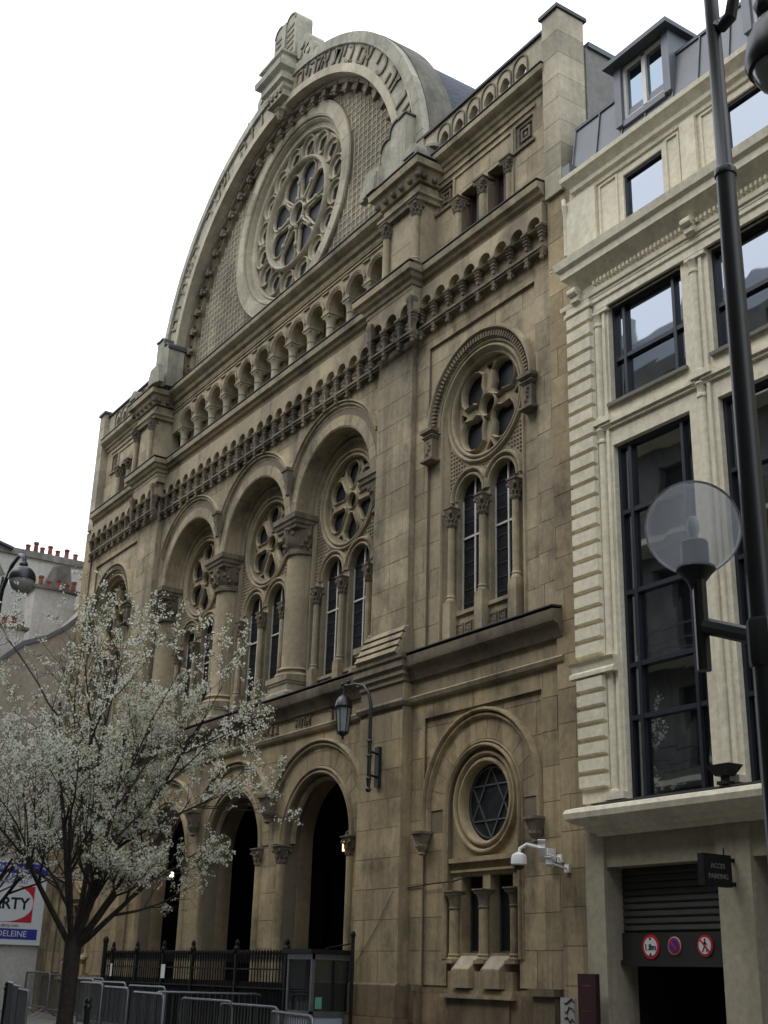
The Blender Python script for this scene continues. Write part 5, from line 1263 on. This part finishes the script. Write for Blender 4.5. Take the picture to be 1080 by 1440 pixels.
# ------------------------------------------------------------------ things on and before the synagogue
wl = thing('wall_lantern', 'black iron lantern hung from a curved bracket on the stone buttress', 'lantern', (-19.9, 13.0, 5.1))
m = MB(); m.box(-19.98, -19.84, WB-.07, WB+.0, 5.10, 5.86); m.put('wall_plate', 'iron', wl, 0)
yb = 12.70; xs_ = -19.69
br = MB(); br.tube([(xs_, yb, 4.98), (xs_, yb, 5.1), (xs_, yb, 6.35), (xs_+.0, yb-.0, 6.6), (xs_-.06, yb-.02, 6.84), (xs_-.2, yb-.04, 7.0), (xs_-.45, yb-.06, 7.07), (xs_-.86, yb-.08, 7.10)], [.015, .042, .036, .034, .03, .03, .028, .024], 10)
for z in (5.0, 5.2, 5.62, 5.9): br.ball((xs_, yb, z), .055, 8)
for z in (5.28, 5.72): br.tube([(xs_, yb, z), (-19.91, WB-.03, z)], .026, 6)
br.ball((xs_-.72, yb-.08, 7.16), .045, 8); br.ball((xs_-.92, yb-.08, 7.14), .05, 8); br.put('bracket', 'iron', wl, 40)
lx, ly = xs_-.86, yb-.08
m = MB(); m.lathe((lx, ly, 6.66), [(.17, 0), (.18, .03), (.17, .07), (.15, .14), (.11, .21), (.05, .255), (.025, .27), (.02, .44)], 14); m.lathe((lx, ly, 6.16), [(.015, -.12), (.03, -.09), (.02, -.07), (.07, -.03), (.12, .0), (.125, .03), (.10, .03)], 10)
for k in range(6):
    a = 2*pi*k/6; m.tube([(lx+.105*cos(a), ly+.105*sin(a), 6.18), (lx+.155*cos(a), ly+.155*sin(a), 6.67)], .010, 5)
m.put('lantern_frame', 'iron', wl, 30)
m = MB(); m.lathe((lx, ly, 6.19), [(.098, 0), (.148, .47)], 6); m.put('lantern_glass', 'smoked', wl, 0)

cc = thing('security_camera', 'white bullet security camera pair on a wall arm beside the dome camera', 'security camera', (-14.85, 12.9, 3.6))
for k, (dx, dz, an) in enumerate(((0, 0, .5), (.16, -.16, .05))):
    m = MB(); d = Vector((cos(an)*.6, -.62*cos(an), sin(an))).normalized(); c = Vector((-14.95+dx, 12.86, 3.58+dz)); sd_ = d.cross(Vector((0, 0, 1))).normalized()
    m.obox(c, d, sd_, sd_.cross(d), .17, .05, .045); m.obox(c+d*.02+Vector((0, 0, .055)), d, sd_, sd_.cross(d), .20, .06, .006); m.put('housing', 'white', cc, 0)
    m = MB(); m.tube([c, (c.x, 13.2, c.z-.06)], .018, 6); m.box(c.x-.05, c.x+.05, 13.19, 13.25, c.z-.12, c.z); m.put('arm', 'white', cc, 0)
dc = thing('dome_camera', 'white dome camera with dark lens hanging from a curved arm below the oculus', 'security camera', (-15.35, 12.95, 3.5))
m = MB(); c = (-15.52, 12.86, 3.44); m.lathe(c, [(.10, -.02), (.125, .0), (.125, .08), (.11, .14), (.06, .17), (.03, .18)], 16); m.tube([(c[0], c[1], 3.60), (c[0], c[1]+.02, 3.68), (c[0]+.10, c[1]+.08, 3.74), (c[0]+.22, c[1]+.2, 3.70), (-15.2, 13.12, 3.60)], .026, 8); m.box(-15.28, -15.1, 13.1, 13.26, 3.48, 3.68); m.put('housing', 'white', dc, 30)
m = MB(); m.ball((c[0], c[1], 3.42), .09, 12, .8); m.put('lens_dome', 'iron', dc, 40)
wr = thing('wall_cable', 'thin dark cable running along the joint beside the twin windows', 'cable', (-18.4, 13.2, 3.3))
m = MB(); m.tube([(-19.15, 13.27, 3.25), (-18.3, 13.28, 3.30), (-17.8, 13.29, 3.31), (-17.4, 13.27, 3.36)], .012, 5); m.tube([(-20.5, 13.06, 1.95), (-19.9, 13.06, 2.5), (-19.3, 13.06, 3.2)], .005, 4); m.put('cable', 'iron_matte', wr, 0)

# iron fence before the porch
fe = thing('iron_fence', 'tall black spearhead iron fence closing the three porch arches', 'fence', (-26.7, 12.62, 0))
YFn = 12.62; fx0, fx1 = -31.5, -21.68
def gzz(x): return gz(x)
m = MB(); m.tube([(0, 0, .1), (0, 0, 1.95)], .013, 5, False); m.ball((0, 0, 2.0), .035, 5, 2.0); 
for q in (-1, 1): m.tube([(0, 0, 1.78), (q*.035, 0, 1.86), (q*.045, 0, 1.93), (q*.02, 0, 1.97)], .008, 4, False)
bar = m.mesh('bar', 'iron_matte', 40)
nb = int((fx1-fx0)/.125)
for i in range(nb+1): place(bar, 'bar', fe, loc=(fx0+(fx1-fx0)*i/nb, YFn, .12))
m = MB()
for z, t in ((.25, .03), (1.45, .02), (1.80, .02)): m.box(fx0, fx1, YFn-.02, YFn+.02, z, z+t*1.6)
m.put('rail', 'iron_matte', fe, 0)
m = MB(); m.box(fx0, fx1, YFn+.02, YFn+.03, .2, 1.58); m.put('sheet_panel', 'iron_matte', fe, 0)
m = MB(); m.box(-.035, .035, -.035, .035, 0, 2.1); m.ball((0, 0, 2.2), .075, 8)
for q in (-1, 1): m.tube([(0, 0, 2.1), (q*.06, 0, 2.22), (q*.09, 0, 2.32), (q*.05, 0, 2.37)], .012, 4, False)
m.ball((0, 0, 2.33), .04, 6, 1.6); po = m.mesh('post', 'iron_matte', 40)
for x in (-31.1, -29.6, -28.05, -26.5, -24.4, -22.3): place(po, 'post', fe, loc=(x, YFn, 0))
m = MB(); m.tube([(fx0-.15, YFn, 0), (fx0-.15, YFn, 2.35)], .06, 8); m.ball((fx0-.15, YFn, 2.42), .08, 8, 1.4); m.put('end_post', 'iron_matte', fe, 40)
m = MB(); m.tube([(-20.40, 12.93, 0), (-20.40, 12.93, 2.42)], .035, 8); m.ball((-20.40, 12.93, 2.45), .05, 8, 1.4); m.tube([(-20.40, 12.93, 2.3), (-21.0, 12.7, 2.2)], .015, 5); m.put('end_post', 'iron_matte', fe, 40)
for i, x in enumerate((-31.0, -27.9)):
    n_ = thing('paper_notice', ('narrow white paper notice tied to the far left end of the fence', 'square white paper notice tied to the middle of the fence')[i], 'notice', (x, 12.55, 1.75)); m = MB(); m.box(x-(.05 if i == 0 else .10), x+(.05 if i == 0 else .10), 12.56, 12.57, 1.58, 1.88); m.put('sheet', 'white', n_, 0)

# guard booth
gb = thing('guard_booth', 'glazed grey security booth with blue-grey lower panels beside the buttress', 'booth', (-20.9, 12.0, 0))
bx0, bx1, by0, by1 = -21.62, -20.70, 12.26, 13.13; gx = .15
m = MB()
for x in (bx0, bx1-.06):
    m.box(x, x+.06, by0, by0+.06, gx, 2.1); 
for x in (bx0, bx1-.06): m.box(x, x+.06, by1-.06, by1, gx, 2.1)
m.box(bx0, bx1, by0, by0+.06, 1.02, 1.12); m.box(bx1-.06, bx1, by0+.06, by1-.06, 1.02, 1.12); m.box(bx1-.06, bx1, by0+.06, by1-.06, 2.0, 2.1); m.box(bx0, bx1, by0-.005, by0+.06, 2.0, 2.1); m.put('frame', 'galv', gb, 0)
m = MB(); m.box(bx0-.08, bx1+.08, by0-.08, by1+.08, 2.105, 2.18); m.put('roof', 'iron_matte', gb, 0)
m = MB(); m.box(bx0+.06, bx1-.06, by0+.02, by0+.04, gx, 1.02); m.box(bx1-.04, bx1-.02, by0+.06, by1-.06, gx, 1.02); m.put('lower_panel', 'booth', gb, 0)
m = MB(); m.box(bx0+.06, bx1-.06, by0+.025, by0+.035, 1.12, 2.0); m.box(bx1-.035, bx1-.025, by0+.06, by1-.06, 1.12, 2.0)
M['boothglass'] = glass_mirror('booth_glass', (.16, .18, .19), (.05, .055, .055)); m.put('glass', 'boothglass', gb, 0)
m = MB(); m.box(bx1-.02, bx1-.012, by0+.10, by0+.24, 1.16, 1.36); m.put('green_note', 'paper', gb, 0)

# police barriers
def barrier_proto():
    t = thing('crowd_barrier', 'x', 'barrier', (0, 0, 0), 'steel crowd barriers across the forecourt')
    L, H = 2.2, 1.08; r = .10
    f = MB(); P = [(0, 0, .15), (0, 0, H-r), (r*.3, 0, H-r*.3), (r, 0, H), (L-r, 0, H), (L-r*.3, 0, H-r*.3), (L, 0, H-r), (L, 0, .15)]
    f.tube(P, .021, 8); f.tube([(0, 0, .22), (L, 0, .22)], .018, 6); f.put('frame', 'galv', t, 40)
    b = MB(); b.tube([(0, 0, .22), (0, 0, H-.01)], .009, 5, False); me = b.mesh('bar', 'galv', 40)
    for i in range(1, 18): place(me, 'bar', t, loc=(L*i/18, 0, 0))
    ft = MB(); ft.tube([(0, -.3, .0), (0, -.05, .16), (0, .05, .16), (0, .3, 0)], .016, 6); me = ft.mesh('foot', 'galv', 40)
    for x in (.25, L-.25): place(me, 'foot', t, loc=(x, 0, 0))
    hk = MB(); hk.tube([(0, 0, .86), (-.05, 0, .86), (-.05, 0, .74)], .01, 5); hk.put('hook', 'galv', t, 0)
    return t
BP = barrier_proto(); used = False
# each run: start point, direction, number of panels
runs = [((-36.5, 12.3), (-30.3, 12.1), 3, 'distant barrier at the far end of the forecourt, %s'),
        ((-31.6, 11.6), (-24.9, 11.35), 3, 'barrier in the rear row nearest the iron fence, %s'),
        ((-28.6, 10.9), (-20.9, 9.55), 3, 'barrier in the slanting row right of the tree trunk, %s'),
        ((-23.6, 10.5), (-23.35, 12.3), 1, 'barrier set end-on towards the fence%s'),
        ((-21.0, 9.85), (-17.6, 9.65), 1.5, 'barrier with a bent-in corner before the fence, %s'),
        ((-17.05, 9.45), (-13.9, 8.6), 1.5, 'barrier in front of the guard booth, %s'),
        ((-13.8, 8.55), (-9.3, 8.1), 2, 'barrier before the brown base of the buttress, %s'),
        ((-27.5, 8.9), (-21.9, 7.4), 2.5, 'low left barrier in front of the tree trunk, %s')]
ordn = ['its left panel', 'its second panel', 'its third panel', 'its fourth panel']
for (p, q, n, lab) in runs:
    d = Vector((q[0]-p[0], q[1]-p[1])); Lt = d.length; k = max(1, round(Lt/2.25)); step = Lt/k; d.normalize(); ang = atan2(d.y, d.x)
    for i in range(k):
        o = BP if not used else copy_tree(BP); used = True
        x, y = p[0]+d.x*step*i, p[1]+d.y*step*i
        o.location = (x, y, gz(x)+.02); o.rotation_euler = (0, -.0, ang+R(-.02, .02)); o['label'] = lab % (ordn[i] if k > 1 else '') if k > 1 or '%s' in lab else lab
        o['label'] = o['label'].strip(', ')
# bollards
def bollard_proto():
    t = thing('bollard', 'x', 'bollard', (0, 0, 0), 'slim black street bollards')
    m = MB(); m.lathe((0, 0, 0), [(.07, 0), (.07, .12), (.05, .15), (.045, .92), (.065, .95), (.065, .99), (.04, 1.02)], 12); m.put('post', 'iron', t, 40)
    m = MB(); m.ball((0, 0, 1.06), .06, 10); m.put('knob', 'iron', t, 40); return t
bp = bollard_proto()
for i, (x, y, lab) in enumerate(((-31.4, 9.6, 'slim black bollard at the far left edge'), (-27.4, 8.85, 'slim black bollard left of the tree trunk'), (-22.1, 8.3, 'slim black bollard just right of the tree trunk, seen through barriers'), (-20.3, 7.9, 'slim black bollard right of the trunk, furthest right of the row'))):
    o = bp if i == 0 else copy_tree(bp); o.location = (x, y, gz(x)-.0); o['label'] = lab

M['galv_dull'] = flat_mat('toned_white_board', (.32, .31, .29), .7)  # white toned down to an even grey
# dark panel and white notice at the corner between the buildings
pn = thing('dark_sign_panel', 'dark maroon tapering sign panel standing at the garage corner', 'sign panel', (-13.98, 12.8, 1.2))
m = MB(); m.add([(-14.17, 12.80, 1.85), (-13.80, 12.80, 1.85), (-13.80, 12.80, 1.25), (-13.88, 12.80, .8), (-14.0, 12.80, .45), (-14.12, 12.80, .9), (-14.17, 12.80, 1.3)]+[(x, 12.88, z) for x, z in ((-14.17, 1.85), (-13.80, 1.85), (-13.80, 1.25), (-13.88, .8), (-14.0, .45), (-14.12, .9), (-14.17, 1.3))], [tuple(range(7)), tuple(range(7, 14))]+[(i, (i+1) % 7, (i+1) % 7+7, i+7) for i in range(7)]); p_ = m.put('panel', 'maroon', pn, 0); M['red_dim'] = flat_mat('dark_red_line', (.14, .02, .02), .5)  # lines use an evenly darkened red
m = MB(); m.box(-14.08, -13.9, 12.795, 12.80, 1.68, 1.70); m.box(-14.1, -13.88, 12.795, 12.80, 1.35, 1.36); m.put('red_line', 'red_dim', p_, 0); m = MB(); m.box(-14.02, -13.96, 12.88, 12.94, -.2, 1.2); m.put('stand', 'iron_matte', pn, 0)
gn = thing('graffiti_notice', 'white notice board with black scrawled writing at the foot of the corner pilaster', 'notice', (-14.6, 13.0, 1.2))
m = MB(); m.box(-14.80, -14.50, 13.02, 13.08, .3, 1.52); g_ = m.put('board', 'galv_dull', gn, 0)
m = MB(); random.seed(4)
for i in range(6):
    z = 1.48-i*.13; pts = [(-14.70+.05*k+R(-.01, .01), 13.012, z+R(-.05, .05)) for k in range(5)]; m.tube(pts, .009, 4)
m.put('scrawl', 'black', g_, 0)

# ------------------------------------------------------------------ street lamp with globe
sl = thing('street_lamp', 'tall dark street lamp post with a big clear glass globe on a side arm', 'street lamp', (-3.57, 4.4, 0))
px, py = -3.572, 4.40
m = MB(); m.lathe((px, py, 0), [(.12, 0), (.12, .5), (.08, .6), (.064, .8), (.062, 3.2), (.056, 4.3), (.050, 5.66), (.058, 5.665), (.058, 5.70), (.050, 5.71), (.043, 5.72), (.040, 6.6), (.038, 7.4), (.03, 7.45)], 14); m.put('post', 'iron', sl, 40)
m = MB(); m.tube([(px, py, 3.18), (px-.02, py-.0, 3.19), (px-.33, py, 3.31)], .040, 8); m.lathe((px, py, 3.05), [(.069, 0), (.075, .02), (.075, .20), (.069, .22)], 10); m.tube([(px-.36, py, 3.10), (px-.36, py, 3.62)], .034, 10); m.put('arm', 'iron', sl, 30)
gc = (px-.375, py, 3.82)
m = MB(); m.lathe((gc[0], gc[1], 3.50), [(.03, 0), (.045, .04), (.075, .08), (.095, .10), (.095, .115), (.068, .12), (.068, .24), (.06, .25)], 20); m.put('lamp_holder', 'iron', sl, 30)
m = MB(); m.lathe((gc[0], gc[1], 3.74), [(.0, 0), (.015, 0), (.02, .03), (.032, .07), (.03, .11), (.015, .14), (0, .145)], 12); m.put('bulb', 'signwhite', sl, 40)
bm = bpy.data.meshes.new('globe'); m = MB(); prof = [(.235*sin(radians(a)), -.235*cos(radians(a))) for a in range(22, 181, 6)]; m.lathe(gc, prof[:-1]+[(0, .235)], 40); m.put('globe', 'globe', sl, 60)
# scrolled arm and hanging lamp at the top
m = MB(); m.tube([(px, py, 6.66), (px+.06, py, 6.60), (px+.12, py, 6.62), (px+.15, py, 6.72), (px+.20, py, 6.84), (px+.28, py, 6.80), (px+.34, py, 6.62), (px+.36, py, 6.50)], [.03, .034, .036, .034, .03, .03, .04, .03], 8)
m.ball((px+.35, py, 6.52), .065, 8); m.put('scroll_arm', 'iron', sl, 40)
m = MB(); m.lathe((px+.40, py, 6.18), [(.16, -.10), (.175, -.06), (.17, .0), (.15, .10), (.10, .20), (.04, .26), (.02, .34)], 20); m.put('lamp_hood', 'iron', sl, 40)
m = MB(); m.lathe((px+.40, py, 6.08), [(0, -.13), (.06, -.12), (.11, -.08), (.14, -.02), (.14, 0)], 20); m.put('lamp_glass', 'smoked', sl, 40)

# hanging lamp of the next post, left edge
l2 = thing('hanging_street_lamp', 'round street lamp with dark dome and clear lower bowl hanging at the left edge', 'street lamp', (-27.5, 7.6, 0))
lx, ly, lz = -26.05, 7.6, 9.68
m = MB(); prof = [(.30*sin(radians(a)), .30*cos(radians(a))) for a in range(0, 100, 12)]; m.lathe((lx, ly, lz), prof[::-1], 24); m.ball((lx, ly, lz+.32), .10, 8); m.put('lamp_hood', 'iron', l2, 40)
m = MB(); prof = [(.28*sin(radians(a)), -.28*cos(radians(a))) for a in range(0, 100, 12)]; m.lathe((lx, ly, lz-.03), prof, 24); m.put('lamp_glass', 'smoked', l2, 40)
m = MB(); m.tube([(lx, ly, lz+.3), (lx, ly, lz+.45), (lx-.1, ly, lz+.56), (lx-.4, ly, lz+.66), (lx-.9, ly, lz+.55), (lx-1.4, ly, lz+.1), (lx-1.5, ly, lz-.4)], .045, 8); m.tube([(lx-.3, ly, lz-.6), (lx-.6, ly, lz-1.1), (lx-1.5, ly, lz-1.6)], .02, 6) if 0 else None; m.put('arm', 'iron', l2, 40)
m = MB(); m.lathe((lx-1.5, ly, gz(lx)), [(.14, 0), (.12, .6), (.08, .8), (.06, 9.3), (.03, 9.8)], 10); m.put('post', 'iron', l2, 30)

# porch lights
pl_ = thing('porch_bulb', 'bright round bulb glowing inside the left porch arch', 'lamp', (-29.6, 14.2, 4.2))
m = MB(); m.ball((-30.95, 13.95, 4.09), .07, 10); m.put('bulb', 'glow', pl_, 40); m = MB(); m.tube([(-30.95, 13.95, 4.18), (-30.95, 13.95, 5.55)], .01, 5); m.put('cord', 'iron', pl_, 0)
pt = thing('porch_lantern', 'small orange lit lantern inside the right porch arch by its right jamb', 'lantern', (-21.6, 13.45, 4.0))
LX, LY, LZ = -21.60, 13.46, 4.16
m = MB(); m.box(LX-.06, LX+.06, LY-.06, LY+.06, LZ-.10, LZ+.10); m.put('lantern_glass', 'glow2', pt, 0)
m = MB(); m.lathe((LX, LY, LZ+.10), [(.10, 0), (.10, .02), (.05, .10), (.01, .18)], 6); m.lathe((LX, LY, LZ-.25), [(.01, 0), (.03, .1), (.08, .145)], 6); m.tube([(LX, LY, LZ+.28), (LX+.22, LY, LZ+.3)], .012, 5); m.put('lantern_frame', 'iron', pt, 0)

# ------------------------------------------------------------------ blossoming trees
def tree(root_label, x, y, seed, forks, spread, H, lean=(0, 0), trunk_h=2.0, tr=.135, dens=1.0, group='white blossoming street trees'):
    rnd = random.Random(seed); t = thing('blossom_tree', root_label, 'tree', (x, y, gz(x)), group)
    TR = MB(); BR = MB(); TW = MB(); tips = []
    z0 = gz(x)-.1
    base = Vector((x, y, z0)); top = Vector((x+lean[0], y+lean[1], z0+trunk_h))
    TR.tube([base, base+Vector((0, 0, .25)), base.lerp(top, .5)+Vector((rnd.uniform(-.05, .05), 0, 0)), top, top+Vector((0, 0, .15))], [tr*1.35, tr*1.1, tr*.95, tr*1.02, tr*.8], 12)
    def grow(p, d, L, r, lvl):
        n = 5 if lvl < 2 else 4; pts = [p]; q = p.copy(); dd = d.copy(); rr = [r]
        for i in range(n):
            dd = (dd + Vector((rnd.uniform(-.16, .16), rnd.uniform(-.16, .16), rnd.uniform(-.04, .15)))*(1.0 if lvl else .5)).normalized()
            q = q + dd*(L/n); pts.append(q.copy()); rr.append(r*(1-.55*(i+1)/n))
            if lvl >= 2:
                tips.append((q.copy(), dd.copy(), lvl))
        (BR if lvl < 3 else TW).tube(pts, rr, 6 if lvl < 2 else 4 if lvl < 3 else 3, False)
        if lvl < 4:
            k = (4, 4, 3, 3)[lvl]
            for i in range(k):
                f = rnd.uniform(.28, 1.0); idx = min(n-1, int(f*n)); b = pts[idx].lerp(pts[idx+1], f*n-idx)
                a = rnd.uniform(0, 2*pi); side_ = dd.orthogonal().normalized(); side_ = Matrix.Rotation(a, 3, dd) @ side_
                nd = (dd*.72 + side_*rnd.uniform(.45, .85) + Vector((0, 0, .12))).normalized()
                grow(b, nd, L*rnd.uniform(.48, .70), rr[idx]*.62, lvl+1)
    for (az, el, L) in forks:
        d = Vector((cos(az)*cos(el), sin(az)*cos(el), sin(el))); grow(top-Vector((0, 0, .1)), d, L, tr*.42, 0)
    TR.put('trunk', 'bark', t, 50); BR.put('branches', 'bark', t, 60); TW.put('twigs', 'bark', t, 0)
    BL = MB(); LF = MB()
    for p, d, lvl in tips:
        if rnd.random() > dens*(.72 if p.x > x+.3 else .30): continue
        hf = (p.z-z0)/H
        if rnd.random() > min(1, max(.10, (hf-.22)*2.2)): continue
        for c in range(rnd.choice((0, 1, 1, 2))):
            c0 = p - d*rnd.uniform(0, .22) + Vector((rnd.gauss(0, .03), rnd.gauss(0, .03), rnd.gauss(0, .03)))
            for k in range(rnd.choice((8, 12, 17))):
                o = c0 + Vector((rnd.gauss(0, .030), rnd.gauss(0, .030), rnd.gauss(0, .026))) + d*rnd.uniform(-.05, .05); s = rnd.uniform(.012, .024)
                a = Vector((rnd.gauss(0, 1), rnd.gauss(0, 1), rnd.gauss(0, 1))).normalized(); b = a.orthogonal().normalized()*s; cc_ = a.cross(b).normalized()*s
                T = BL if rnd.random() < .80 else LF
                if T is LF: b = b*1.7; cc_ = cc_*.7
                T.add([tuple(o-b-cc_*.3), tuple(o-cc_), tuple(o+b), tuple(o+cc_*1.0)], [(0, 1, 2, 3)])
    BL.put('blossom', 'petal', t, 0, 'stuff'); LF.put('young_leaves', 'leaf', t, 0, 'stuff')
    print('tree tips', len(tips), len(BL.f))
    return t
tree('white blossoming street tree with dark forked trunk before the porch', -20.45, 7.6, 11,
     [(radians(a), radians(e), L) for a, e, L in ((14, 42, 1.25), (56, 44, 1.7), (78, 58, 2.0), (120, 62, 2.6), (175, 46, 2.4), (235, 58, 2.3), (300, 66, 2.2), (80, 80, 4.1), (205, 78, 4.2), (150, 72, 3.6), (30, 74, 2.5), (25, 60, 1.6))], 3, 8.5)
tree('second blossoming street tree, mostly outside the left edge, its limbs crossing the billboard', -27.2, 7.4, 23,
     [(radians(a), radians(e), L) for a, e, L in ((15, 36, 3.6), (5, 58, 3.0), (60, 55, 2.4), (120, 55, 2.4), (200, 50, 2.4), (260, 52, 2.4), (330, 58, 2.6), (90, 76, 2.8))], 3, 8.5, (.1, 0), 1.6)
